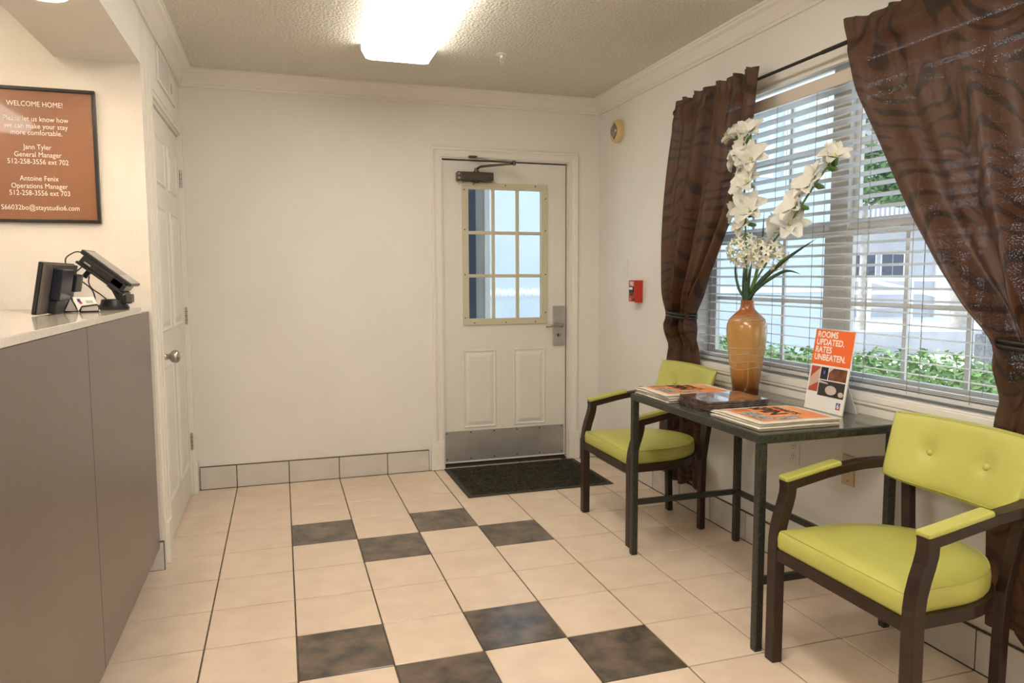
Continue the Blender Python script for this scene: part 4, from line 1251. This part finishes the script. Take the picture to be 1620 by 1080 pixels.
def blade(label, path, w0):
    pts = bez(path, 8); n = len(pts); b = B()
    rings = []
    for i, p in enumerate(pts):
        t = i / (n - 1)
        w = w0 * (0.55 + 0.75 * math.sin(math.pi * min(1, 0.15 + t * 0.6))) * max(0.03, (1 - t ** 3))
        d = (pts[min(i + 1, n - 1)] - pts[max(i - 1, 0)]).normalized()
        side = d.cross(Vector((-1, -0.35, 0.1))).normalized()
        nn = side.cross(d)
        rings.append([p - side * w / 2, p + nn * 0.0012 + Vector((0, 0, 0)), p + side * w / 2, p - nn * 0.0016])
    b.loft(rings)
    tag(b.build('leaf_blade', 'blade', None, smooth=True, origin=tuple(NECK)), label, 'leaf', 'dark green leaf blades in the vase')
N0 = NECK + Vector((0, 0, -0.10))
blade('long dark leaf blade reaching up right across the blind', [N0, NECK + Vector((0, -0.008, 0.01)), (SX, -1.760, 1.255), (SX - 0.01, -1.93, 1.345), (SX - 0.01, -2.105, 1.420)], 0.022)
blade('dark leaf blade bending over to the right', [N0, NECK + Vector((-0.005, -0.012, 0.01)), (SX - 0.01, -1.77, 1.235), (SX - 0.015, -1.90, 1.288), (SX - 0.015, -1.965, 1.297), (SX - 0.015, -2.030, 1.283)], 0.014)
blade('thin dark leaf blade curving out on the left of the vase', [N0, NECK + Vector((0, 0.012, 0.005)), (SX, -1.600, 1.220), (SX, -1.572, 1.290), (SX, -1.575, 1.350), (SX, -1.585, 1.42)], 0.012)
blade('upright dark leaf blade between the two gladiolus spikes', [N0, NECK + Vector((0.006, 0, 0.01)), (SX + 0.01, -1.715, 1.30), (SX + 0.01, -1.745, 1.42), (SX + 0.008, -1.757, 1.555)], 0.014)
blade('broad leaf blade standing in the vase mouth, left one', [N0, NECK + Vector((-0.006, 0.008, 0.005)), (SX - 0.012, -1.655, 1.24), (SX - 0.012, -1.650, 1.335)], 0.024)
blade('broad leaf blade standing in the vase mouth, right one', [N0, NECK + Vector((-0.008, -0.006, 0.005)), (SX - 0.016, -1.690, 1.245), (SX - 0.016, -1.715, 1.345)], 0.022)
blade('broad leaf blade standing in the vase mouth, middle one', [N0, NECK + Vector((-0.010, 0.0, 0.005)), (SX - 0.02, -1.672, 1.25), (SX - 0.02, -1.680, 1.32)], 0.024)

# ------------------------------------------------------------------ newspapers and magazines
def newspaper(loc, ang, label, group, top, seed, hgt, sx=0.325, sy=0.292):
    """folded tabloid: local a = away from reader (+x), b = reader's right (-y)"""
    rr = random.Random(seed)
    x0, y1, z0 = loc
    R = Matrix.Rotation(ang, 3, 'Z')
    root = thing('newspaper', (x0 + sx / 2, y1 - sy / 2, z0), label, 'newspaper', group)
    P0_ = Vector((x0, y1, z0))
    cen = Vector((sx / 2, -sy / 2, 0))
    def loc2w(a, b_, c):
        v = Vector((a, -b_, c)) - cen
        return P0_ + cen + R @ v
    def sag(a, b_):
        t = b_ / sy; q = a / sx
        return -0.0035 * (1 - min(1, b_ / 0.06)) * (1 + top) + 0.0008 * math.sin(7 * q + seed) + 0.0007 * math.sin(5 * t + seed * 1.7) - 0.002 * (1 - min(1, (sx - a) / 0.05)) * top
    th = hgt
    b = B()
    NA, NB = 10, 10
    b.grid(lambda u, v: loc2w(u * sx, v * sy, th + sag(u * sx, v * sy)), NA, NB)
    b.grid(lambda u, v: loc2w(u * sx, v * sy, 0.0003 + min(0, 0)), NA, NB)
    # rolled folds around the rim
    rim = [(i / NA * sx, 0) for i in range(NA)] + [(sx, i / NB * sy) for i in range(NB)] + [(sx - i / NA * sx, sy) for i in range(NA)] + [(0, sy - i / NB * sy) for i in range(NB)]
    rr_ = []
    for f in (0.0, 0.3, 0.5, 0.7, 1.0):
        bul = 0.0035 * math.sin(math.pi * f)
        ring = []
        for a, b_ in rim:
            va_, vb_ = a - sx / 2, b_ - sy / 2
            k = 1 + bul / (sx / 2)
            ring.append(loc2w(sx / 2 + va_ * k, sy / 2 + vb_ * k, 0.0003 + (th + sag(a, b_) - 0.0003) * f))
        rr_.append(ring)
    b.loft(rr_, True, False)
    b.build('pages', 'paper', root, smooth=True, auto=35)
    if not top: return root
    E_ = 0.0006
    def patch(nm, a0, a1, b0, b1, m, e=1.0):
        bb = B().grid(lambda u, v: loc2w(a0 + (a1 - a0) * u, b0 + (b1 - b0) * v, th + sag(a0 + (a1 - a0) * u, b0 + (b1 - b0) * v) + E_ * e), 8, 8)
        return bb.build(nm, m, root, smooth=True)
    patch('cover_print', 0.020, 0.300, 0.030, 0.275, 'orange')
    patch('list_box', 0.222, 0.296, 0.060, 0.185, 'orangel', 1.8)
    patch('cover_photo', 0.030, 0.098, 0.110, 0.250, 'photo', 1.8)
    patch('cover_photo', 0.098, 0.190, 0.222, 0.268, 'photo', 1.8)
    patch('masthead_box', 0.004, 0.020, 0.010, 0.045, 'ink', 1.0)
    rt, upp = R @ Vector((0, -1, 0)), R @ Vector((1, 0, 0))
    def word(s_, size, a, b_, m='ink', bold=0.0, sxx=1.0, e=3.2):
        text('lettering', s_, size, loc2w(a, b_, th + sag(a, b_) + E_ * e), rt, upp, m, root, 'LEFT', bold=bold, sx=sxx,
             warp=lambda px_, py_: loc2w(a + py_, b_ + px_, th + sag(a + py_, b_ + px_) + E_ * e))
    word("SPIN", 0.098, 0.150, 0.036, bold=0.0024, sxx=0.80)
    word("WHAT'S", 0.044, 0.212, 0.062, bold=0.0008, sxx=0.9, e=3.4)
    for k in range(5):
        patch('text_line', 0.090 - 0.012 * k, 0.093 - 0.012 * k, 0.040, 0.098, 'ink', 2.0)
    for k in range(3):
        patch('text_line', 0.288 - 0.012 * k, 0.2905 - 0.012 * k, 0.085, 0.180, 'orange', 2.6)
    return root

def paper_stack(x0, y1, n, th, where, group):
    z = TZ + 0.0006
    names = ['bottom', 'second lowest', 'third lowest', 'fourth lowest', 'fifth lowest']
    for k in range(n):
        top = k == n - 1
        h = th * rnd.uniform(0.9, 1.1)
        lab = ('top orange SPIN newspaper of the stack ' + where) if top else (names[k] + ' folded newspaper in the stack ' + where)
        newspaper((x0 + rnd.uniform(-0.006, 0.006), y1 + rnd.uniform(-0.006, 0.006), z), math.radians(rnd.uniform(-1.2, 1.2) - (1.5 if top else 0)), lab, group, 1 if top else 0, int(x0 * 100 + y1 * 50 + k * 3), h)
        z += h + 0.0006
paper_stack(1.818, -2.108, 4, 0.0078, 'at the near end of the table', 'newspapers at the near end of the table')
paper_stack(1.806, -1.520, 4, 0.0085, 'at the far end of the table', 'newspapers at the far end of the table')

z = TZ + 0.0006
ml = ['bottom', 'second lowest', 'third lowest', 'middle', 'third highest', 'second highest', 'top']
for k in range(7):
    h = 0.0062
    cx, cy = 1.975 + rnd.uniform(-0.005, 0.005), -1.955 + rnd.uniform(-0.005, 0.005)
    ag = math.radians(rnd.uniform(-2.5, 2.5))
    dvx = Vector((math.cos(ag), math.sin(ag), 0)); dvy = Vector((-math.sin(ag), math.cos(ag), 0))
    mg = thing('magazine', (cx, cy, z), ml[k] + ' glossy magazine in the stack at the table centre', 'magazine', 'glossy magazines at the table centre')
    B().obox((cx, cy, z + h / 2), dvx, dvy, (0, 0, 1), 0.1355, 0.1035, h / 2 - 0.0008).build('pages', 'mage', mg)
    B().obox((cx, cy, z + h - 0.0005), dvx, dvy, (0, 0, 1), 0.1375, 0.1055, 0.0005).build('cover', 'magc', mg)
    B().obox((cx, cy, z + 0.0008), dvx, dvy, (0, 0, 1), 0.1378, 0.1058, 0.0008).build('back_cover', 'magk', mg)
    B().obox(Vector((cx, cy, z + h / 2)) - dvx * 0.1368, dvx, dvy, (0, 0, 1), 0.0012, 0.1055, h / 2 - 0.0002).build('spine', 'magk', mg)
    z += h + 0.0004

# ------------------------------------------------------------------ tent sign
sg = thing('counter_sign', (2.30, -2.155, TZ), 'orange and white ROOMS UPDATED RATES UNBEATEN easel sign on the table', 'sign')
S0 = Vector((2.286, -2.049, TZ + 0.001)); SU = Vector((0.0, -1, 0)); SV = Vector((0.052, 0, 0.315)).normalized(); SN = SU.cross(SV).normalized()
if SN.x > 0: SN = -SN
SW, SH = 0.208, 0.318
def sq(u, v, e=0.0):
    return S0 + SU * u + SV * v + SN * e
B().loft([[sq(0, 0, -0.005), sq(SW, 0, -0.005), sq(SW, SH, -0.005), sq(0, SH, -0.005)], [sq(0, 0, 0), sq(SW, 0, 0), sq(SW, SH, 0), sq(0, SH, 0)]]).build('board', 'white', sg)
def spatch(nm, u0, u1, v0, v1, m, e=0.0004):
    return B().poly([sq(u0, v0, e), sq(u1, v0, e), sq(u1, v1, e), sq(u0, v1, e)]).build(nm, m, sg, recalc=False)
def spoly(nm, pts, m, e):
    return B().poly([sq(u, v, e) for u, v in pts]).build(nm, m, sg, recalc=False)
spatch('orange_field', 0.0, SW, 0.180, SH, 'sorange')
for i, s_ in enumerate(('ROOMS', 'UPDATED.', 'RATES', 'UNBEATEN.')):
    text('lettering', s_, 0.034, sq(0.012, 0.298 - 0.030 * i, 0.0005), SU, SV, 'swhite', sg, 'LEFT', bold=0.0008, sx=0.94)
spatch('photo_red', 0.008, 0.058, 0.072, 0.172, 'ph1')
spoly('photo_pale_band', [(0.008, 0.085), (0.008, 0.125), (0.058, 0.168), (0.058, 0.112)], 'ph1b', 0.0007)
spatch('photo_navy', 0.062, 0.102, 0.124, 0.172, 'ph2')
spoly('photo_glow', [(0.078, 0.145), (0.086, 0.145), (0.086, 0.158), (0.078, 0.158)], 'ph2b', 0.0007)
spatch('photo_brown', 0.106, 0.200, 0.124, 0.172, 'ph3')
spoly('photo_cream_corner', [(0.106, 0.152), (0.130, 0.172), (0.106, 0.172)], 'ph4b', 0.0007)
spatch('photo_dark', 0.062, 0.200, 0.060, 0.120, 'ph4')
spoly('photo_basin', [(0.130 + 0.030 * math.cos(a), 0.086 + 0.018 * math.sin(a)) for a in [2 * math.pi * i / 20 for i in range(20)]], 'ph4b', 0.0007)
spoly('photo_basin', [(0.184 + 0.014 * math.cos(a), 0.076 + 0.010 * math.sin(a)) for a in [2 * math.pi * i / 16 for i in range(16)]], 'ph4b', 0.0007)
spoly('photo_pale_band', [(0.062, 0.110), (0.062, 0.118), (0.110, 0.112), (0.110, 0.108)], 'ph4b', 0.0007)
spatch('logo_blue_half', 0.170, 0.192, 0.018, 0.044, 'lblue')
spoly('logo_red_half', [(0.174, 0.018), (0.192, 0.018), (0.192, 0.040)], 'lred', 0.0006)
text('lettering', '6', 0.026, sq(0.181, 0.031, 0.0008), SU, SV, 'swhite', sg, bold=0.0006)
eas = B().prism([sq(0.06, 0.20, -0.006), sq(0.15, 0.20, -0.006), sq(0.15, 0.20, -0.006) + Vector((0.048, -0.04, -0.197)), sq(0.06, 0.20, -0.006) + Vector((0.048, 0.03, -0.197))], (0.002, 0, 0)).build('easel', 'white', sg)

# ------------------------------------------------------------------ wall fittings
fp = thing('fire_alarm', (XR - 0.02, -0.40, 1.118), 'red FIRE pull station on the wall beside the left curtain', 'fire alarm')
B().box(XR - 0.052, XR - 0.0005, -0.437, -0.356, 1.118, 1.254).build('box', 'red', fp, bevel=0.003)
B().box(XR - 0.0565, XR - 0.0525, -0.437, -0.356, 1.119, 1.253).build('face_plate', 'red', fp, bevel=0.002)
text('lettering', 'FIRE', 0.034, (XR - 0.0567, -0.397, 1.232), (0, -1, 0), (0, 0, 1), 'swhite', fp, bold=0.0010, sx=0.85)
B().box(XR - 0.062, XR - 0.0568, -0.424, -0.370, 1.176, 1.214).build('pull_bar', 'black', fp, bevel=0.002)
B().box(XR - 0.0640, XR - 0.0622, -0.420, -0.376, 1.197, 1.211).build('pull_label', 'plate', fp)
B().prism([(XR - 0.058, -0.424, 1.172), (XR - 0.058, -0.370, 1.172), (XR - 0.058, -0.384, 1.158), (XR - 0.058, -0.410, 1.158)], (0.001, 0, 0)).build('pull_arrow', 'black', fp)
B().lathe([(0.008, 0.0), (0.007, -0.004)], (XR - 0.0566, -0.420, 1.136), 12, 'x').build('key_lock', 'black', fp)
text('lettering', 'F', 0.020, (XR - 0.0567, -0.376, 1.137), (0, -1, 0), (0, 0, 1), 'swhite', fp, bold=0.0005)
B().box(XR - 0.0567, XR - 0.0563, -0.435, -0.358, 1.120, 1.123).build('white_edge', 'swhite', fp)

hs = thing('smoke_alarm', (XR - 0.03, -0.115, 2.13), 'round beige alarm strobe high on the wall near the corner', 'alarm')
hc = (XR, -0.112, 2.208)
B().lathe([(0.079, -0.0005), (0.079, -0.008), (0.073, -0.010)], hc, 32, 'x').build('base', 'plate', hs, True, auto=35)
B().lathe([(0.074, -0.010), (0.074, -0.034), (0.070, -0.044), (0.060, -0.048), (0.002, -0.048)], hc, 32, 'x').build('cover', 'beige', hs, True, auto=35)
B().lathe([(0.040, -0.048), (0.038, -0.054), (0.028, -0.062), (0.012, -0.066), (0.002, -0.067)], hc, 24, 'x').build('lens', 'lens', hs, True)
for a in (0.9, -0.9 + math.pi * 2):
    B().box(XR - 0.0492, XR - 0.0478, hc[1] - 0.008, hc[1] + 0.008, hc[2] + 0.052 * math.sin(a) - 0.010, hc[2] + 0.052 * math.sin(a) + 0.010).build('vent_slot', 'greyp', hs)

def plate(name, y, z0, z1, wid, m, label, cat):
    p = thing(name, (XR, y, z0), label, cat)
    B().box(XR - 0.006, XR - 0.0004, y - wid / 2, y + wid / 2, z0, z1).build('plate', m, p, bevel=0.002)
    return p
p = plate('light_switch', -0.196, 1.272, 1.388, 0.072, 'plate', 'white light switch plate above the red fire alarm', 'light switch')
B().box(XR - 0.008, XR - 0.006, -0.202, -0.190, 1.318, 1.342).build('toggle', 'plate', p)
B().lathe([(0.003, 0), (0.002, -0.001)], (XR - 0.006, -0.196, 1.308), 8, 'x').build('screw', 'greyp', p)
p = plate('power_outlet', -1.850, 0.452, 0.570, 0.074, 'plate', 'white duplex power outlet on the wall under the table', 'outlet')
for zc in (0.535, 0.490):
    f_ = B().lathe([(0.017, 0.0), (0.016, -0.002)], (XR - 0.006, -1.850, zc), 18, 'x').build('socket', 'plate', p)
    for q in (-0.006, 0.006):
        B().box(XR - 0.0086, XR - 0.0079, -1.850 + q - 0.001, -1.850 + q + 0.001, zc, zc + 0.009).build('slot', 'bronze', f_)
    B().lathe([(0.0028, 0), (0.0024, -0.0008)], (XR - 0.0079, -1.850, zc - 0.008), 8, 'x').build('slot', 'black', f_)
p = plate('phone_jack', -2.170, 0.450, 0.570, 0.066, 'plateb', 'beige phone jack plate low on the wall behind the chair arm', 'wall plate')
B().box(XR - 0.0075, XR - 0.006, -2.178, -2.162, 0.502, 0.518).build('jack', 'black', p)
B().lathe([(0.003, 0), (0.002, -0.001)], (XR - 0.006, -2.170, 0.468), 8, 'x').build('screw', 'greyp', p)

# ------------------------------------------------------------------ ceiling fittings
def wrap_fixture(loc, label, lm='lamp'):
    x, y, L_ = loc
    f_ = thing('ceiling_light', (x, y, ZC), label, 'ceiling light', 'wraparound ceiling fixtures')
    w_ = 0.184
    B().box(x - w_ + 0.02, x + w_ - 0.02, y - L_ / 2, y + L_ / 2, ZC - 0.030, ZC - 0.0005).build('housing', 'fixw', f_)
    prof = [(-w_, ZC - 0.006), (-w_, ZC - 0.030), (-w_ + 0.022, ZC - 0.070), (-w_ + 0.045, ZC - 0.076), (w_ - 0.045, ZC - 0.076), (w_ - 0.022, ZC - 0.070), (w_, ZC - 0.030), (w_, ZC - 0.006)]
    r0 = [(x + a, y - L_ / 2 + 0.006, z_) for a, z_ in prof]; r1 = [(x + a, y + L_ / 2 - 0.006, z_) for a, z_ in prof]
    B().loft([r0, r1], False, False).build('diffuser', lm, f_)
    for ys in (y - L_ / 2 + 0.003, y + L_ / 2 - 0.003):
        B().prism([(x + a * 1.01, ys - 0.003, z_ - 0.0015) for a, z_ in prof], (0, 0.006, 0)).build('end_cap', 'fixw', f_)
    return f_
wrap_fixture((0.905, -1.175, 1.24), 'rectangular warm-white fluorescent ceiling light near the exit door')
wrap_fixture((0.905, -3.35, 1.24), 'rectangular warm-white fill light added above the viewer, out of view', 'fill_lamp')  # unseen fixture, added to even out the room light
wrap_fixture((0.905, -5.50, 1.24), 'rectangular warm-white fill light added behind the viewer, out of view', 'fill_lamp')  # second unseen fill, added to brighten from the camera side

wrap_fixture((-1.68, -3.6, 1.24), 'rectangular warm-white fill light added behind the reception desk', 'fill_lamp')  # fill added in the alcove to spread the light
sk = thing('sprinkler', (1.462, -0.60, ZC - 0.05), 'small white fire sprinkler head on the ceiling', 'sprinkler')
B().lathe([(0.034, ZC - 0.0005), (0.034, ZC - 0.004), (0.026, ZC - 0.007), (0.010, ZC - 0.007)], (1.462, -0.60, 0), 20).build('escutcheon', 'fixw', sk, True, auto=35)
B().lathe([(0.011, ZC - 0.006), (0.011, ZC - 0.020), (0.007, ZC - 0.022)], (1.462, -0.60, 0), 12).build('body', 'fixw', sk, True, auto=35)
for q in (-1, 1):
    B().tube([(1.462 + q * 0.008, -0.60, ZC - 0.02), (1.462 + q * 0.011, -0.60, ZC - 0.034), (1.462 + q * 0.003, -0.60, ZC - 0.048)], 0.002, 6).build('yoke_arm', 'fixw', sk, True)
B().lathe([(0.014, ZC - 0.050), (0.014, ZC - 0.048), (0.003, ZC - 0.048)], (1.462, -0.60, 0), 12).build('deflector', 'fixw', sk)

def can(x, y, z, label):
    c = thing('recessed_light', (x, y, z), label, 'ceiling light', 'recessed lamps over the reception desk')
    B().lathe([(0.085, z - 0.0005), (0.085, z - 0.006), (0.066, z - 0.008), (0.064, z - 0.002)], (x, y, 0), 28, caps=False).build('trim_ring', 'fixw', c, True, auto=35)
    B().lathe([(0.064, z - 0.003), (0.002, z - 0.003)], (x, y, 0), 28).build('lamp', 'can', c)
can(-0.385, -1.775, 2.165, 'warm recessed lamp in the soffit over the counter')
can(-0.385, -3.30, 2.165, 'warm recessed lamp further along the soffit, out of view')
can(-1.00, -1.65, ZC, 'warm recessed lamp in the ceiling behind the counter')

# ------------------------------------------------------------------ outdoors
struct(B().box(-6, 40, -20, 40, -0.30, -0.12).build('ground', 'conc'))
kb_ = thing('low_wall', (10.5, 5.0, -0.12), 'long low grey kerb wall crossing the forecourt outside', 'wall')
B().obox((11.0, 5.9, 0.08), (0.955, -0.30, 0), (0.30, 0.955, 0), (0, 0, 1), 6.0, 0.25, 0.20).build('kerb', 'kerb', kb_)
wg = thing('annex_building', (4.2, 4.2, -0.12), 'pale blue-white annex wall outside the left half of the window', 'building')
B().box(-1.5, 7.75, 4.0, 4.3, -0.12, 4.6).build('wall', 'wing', wg)
B().box(-1.7, 7.95, 3.6, 4.6, 4.6, 4.75).build('roof', 'roofm', wg)
for xa in (5.95, 6.85):
    wf = B()
    wf.box(xa, xa + 0.72, 3.96, 3.999, 2.60, 3.70)
    wo = wf.build('window', 'wwhite', wg)
    for i in range(2):
        for k in range(3):
            B().box(xa + 0.06 + i * 0.31, xa + 0.06 + i * 0.31 + 0.28, 3.952, 3.9595, 2.66 + k * 0.34, 2.66 + k * 0.34 + 0.30).build('pane', 'wing', wo)
B().box(-1.5, 7.75, 3.975, 3.999, 1.05, 1.13).build('string_course', 'wwhite', wg)
# porch post outside the exit door
pp_ = thing('porch_post', (1.62, 0.80, -0.12), 'slate blue porch post seen through the left panes of the exit door', 'post')
B().box(1.570, 1.668, 0.76, 0.86, -0.12, 2.9).build('shaft', 'slate', pp_)
B().box(1.670, 1.735, 0.77, 0.85, -0.12, 2.9).build('trim_strip', 'kerb', pp_)
B().box(1.737, 1.775, 0.76, 0.86, -0.12, 2.9).build('white_strip', 'wwhite', pp_)
struct(B().box(-1.6, 3.0, YB + 0.14, 2.6, 2.75, 2.9).build('added_sun_shield', 'wwhite'))  # unseen slab added to keep sun off the floor inside
# stone column
cl_ = thing('stone_column', (8.66, 2.26, -0.12), 'rough grey square column on the right outside the window', 'column')
B().box(8.52, 8.80, 2.12, 2.40, -0.12, 0.55).build('base', 'col', cl_, bevel=0.02)
B().box(8.57, 8.75, 2.17, 2.35, 0.55, 3.0).build('shaft', 'col', cl_, bevel=0.02)
# handrail
hr = thing('handrail', (15.5, 9.6, 0.0), 'white tube handrail in front of the far grey building', 'railing')
A_, Bq = Vector((13.2, 10.35, 0)), Vector((18.2, 8.8, 0))
for z_ in (1.18, 0.86, 0.52):
    B().tube([A_ + Vector((0, 0, z_)), Bq + Vector((0, 0, z_))], 0.045, 8).build('rail', 'wwhite', hr, True)
for k in range(6):
    p_ = A_.lerp(Bq, k / 5)
    B().tube([p_ + Vector((0, 0, -0.12)), p_ + Vector((0, 0, 1.18))], 0.05, 8).build('post', 'wwhite', hr, True)
B().tube([A_ + Vector((0.4, -0.1, 1.3)), A_.lerp(Bq, 0.7) + Vector((0, -0.2, 0.55))], 0.05, 8).build('sloping_rail', 'wwhite', hr, True)
# far building
fbd = thing('far_building', (21, 14.8, -0.12), 'grey two-storey building far behind the railing', 'building')
fu = Vector((0.953, -0.303, 0)).normalized(); fn2 = Vector((-0.303, -0.953, 0)).normalized()
F0 = Vector((15.0, 16.6, -0.12))
def fbox(nm, u0, u1, z0, z1, d0, d1, m, parent=fbd):
    c = F0 + fu * (u0 + u1) / 2 + fn2 * (d0 + d1) / 2 + Vector((0, 0, (z0 + z1) / 2))
    return B().obox(c, fu, fn2, (0, 0, 1), (u1 - u0) / 2, (d1 - d0) / 2, (z1 - z0) / 2).build(nm, m, parent)
fbox('wall', 0, 16, 0, 6.5, -1.0, 0.0, 'farw')
fbox('pale_wall', 6.6, 16, 0, 6.5, 0.0, 0.10, 'wwhite')
fbox('roof', -0.5, 16.5, 6.5, 6.8, -1.5, 0.8, 'roofm')
for u0 in (3.8, 4.75, 7.6, 9.4):
    wd_ = fbox('window', u0, u0 + 0.80, 1.35, 2.15, 0.10 if u0 > 6 else 0.0, 0.14 if u0 > 6 else 0.04, 'wwhite')
    dd0 = 0.14 if u0 > 6 else 0.04
    for i in range(2):
        for k in range(2):
            fbox('pane', u0 + 0.04 + 0.37 * i, u0 + 0.04 + 0.37 * i + 0.35, 1.39 + 0.37 * k, 1.39 + 0.37 * k + 0.35, dd0, dd0 + 0.01, 'dglass', wd_)
bal = fbox('balcony_slab', 2.2, 7.0, 2.95, 3.10, 0.0, 1.2, 'wwhite')
fbox('balcony_rail', 2.2, 7.0, 3.85, 3.92, 1.12, 1.18, 'wwhite', bal)
for k in range(32):
    fbox('baluster', 2.2 + 0.15 * k, 2.26 + 0.15 * k, 3.10, 3.85, 1.13, 1.17, 'wwhite', bal)
fbox('door', 2.2, 3.1, 0.35, 2.5, 0.0, 0.05, 'slate')

def leafmass(b, n, fn, size, rr):
    for _ in range(n):
        c, out = fn(rr)
        d = (out + Vector((rr.uniform(-1, 1), rr.uniform(-1, 1), rr.uniform(-0.6, 1.0)))).normalized()
        a = d.orthogonal().normalized(); a.rotate(Matrix.Rotation(rr.uniform(0, 6.28), 3, d))
        t = d.cross(a)
        s = size * rr.uniform(0.6, 1.25)
        b.add([c - a * s, c + t * s * 0.45 + d * s * 0.1, c + a * s, c - t * s * 0.45 + d * s * 0.1], [(0, 1, 2, 3)])
rl = random.Random(5)
# hedge bushes
hedge = [(3.62, 1.75 - 0.76 * k) for k in range(6)]
HL = ['hedge bush outside at the far end, nearest the annex', 'second hedge bush outside, counted from the annex end', 'third hedge bush outside, behind the vase', 'fourth hedge bush outside, beside the orange sign', 'fifth hedge bush outside, right of the orange sign', 'hedge bush outside at the near end, behind the right curtain']
for k, (hx, hy_) in enumerate(hedge):
    hz = 0.75 + 0.015 * k + 0.03 * math.sin(k * 1.9)
    bu = thing('hedge_bush', (hx, hy_, -0.12), HL[k], 'bush', 'hedge bushes below the window')
    b = B()
    def fn(rr, hx=hx, hy_=hy_, hz=hz):
        th, ph_ = rr.uniform(0, 2 * math.pi), math.acos(rr.uniform(-0.3, 1))
        o_ = Vector((math.sin(ph_) * math.cos(th), math.sin(ph_) * math.sin(th), math.cos(ph_)))
        q = rr.uniform(0.78, 1.06)
        sx_, sy_, sz_ = 0.40, 0.42, 0.52
        e = lambda v, p: math.copysign(abs(v) ** p, v)
        c = Vector((hx + sx_ * q * e(o_.x, 0.6), hy_ + sy_ * q * e(o_.y, 0.6), hz - sz_ + sz_ * q * e(o_.z, 0.6)))
        return c, o_
    leafmass(b, 4200, fn, 0.030, rl)
    f_ = b.build('foliage', 'leafh', bu, recalc=False); f_['kind'] = 'stuff'
    B().tube([(hx, hy_, -0.12), (hx, hy_, 0.4)], [0.03, 0.015], 7).build('stem', 'bark', bu, True)
# trees
def tree(loc, h, crown, n, label, lean=(0, 0), size=0.11, rad=0.12):
    x, y = loc
    t_ = thing('tree', (x, y, -0.12), label, 'tree', 'trees on the forecourt')
    top = Vector((x + lean[0], y + lean[1], h))
    B().tube(bez([(x, y, -0.12), (x + lean[0] * 0.3, y + lean[1] * 0.3, h * 0.4), top]), [rad * (1 - 0.5 * i / 28) for i in range(29)], 9).build('trunk', 'bark', t_, True)
    b = B()
    def fn(rr):
        cx, cy, cz, rx, rz = rr.choice(crown)
        th, ph_ = rr.uniform(0, 2 * math.pi), math.acos(rr.uniform(-1, 1))
        o_ = Vector((math.sin(ph_) * math.cos(th), math.sin(ph_) * math.sin(th), math.cos(ph_)))
        q = rr.uniform(0.55, 1.0)
        return Vector((x + cx + rx * q * o_.x, y + cy + rx * q * o_.y, cz + rz * q * o_.z)), o_
    leafmass(b, n, fn, size, rl)
    f_ = b.build('crown', 'leaft', t_, recalc=False); f_['kind'] = 'stuff'
tree((12.75, 6.2, ), 3.6, [(-0.3, 0.4, 4.4, 1.5, 0.9), (1.1, -0.3, 4.6, 1.3, 0.9)], 3500, 'pale-trunked leaning tree in front of the white railing', (-0.5, 0.3), 0.10, 0.17)
tree((13.0, 9.0), 2.9, [(0, 0, 3.55, 1.15, 0.75), (-0.9, 0.5, 4.2, 1.0, 0.7), (0.8, -0.4, 3.3, 0.8, 0.5)], 5000, 'dense green tree beyond the upper middle of the window', (0, 0), 0.10, 0.11)
tree((9.3, 9.8), 3.6, [(0, 0, 4.6, 1.0, 0.9), (-0.5, 0.6, 5.2, 1.0, 0.8)], 2500, 'smaller green tree beside the pale annex wall', (0, 0), 0.10, 0.10)
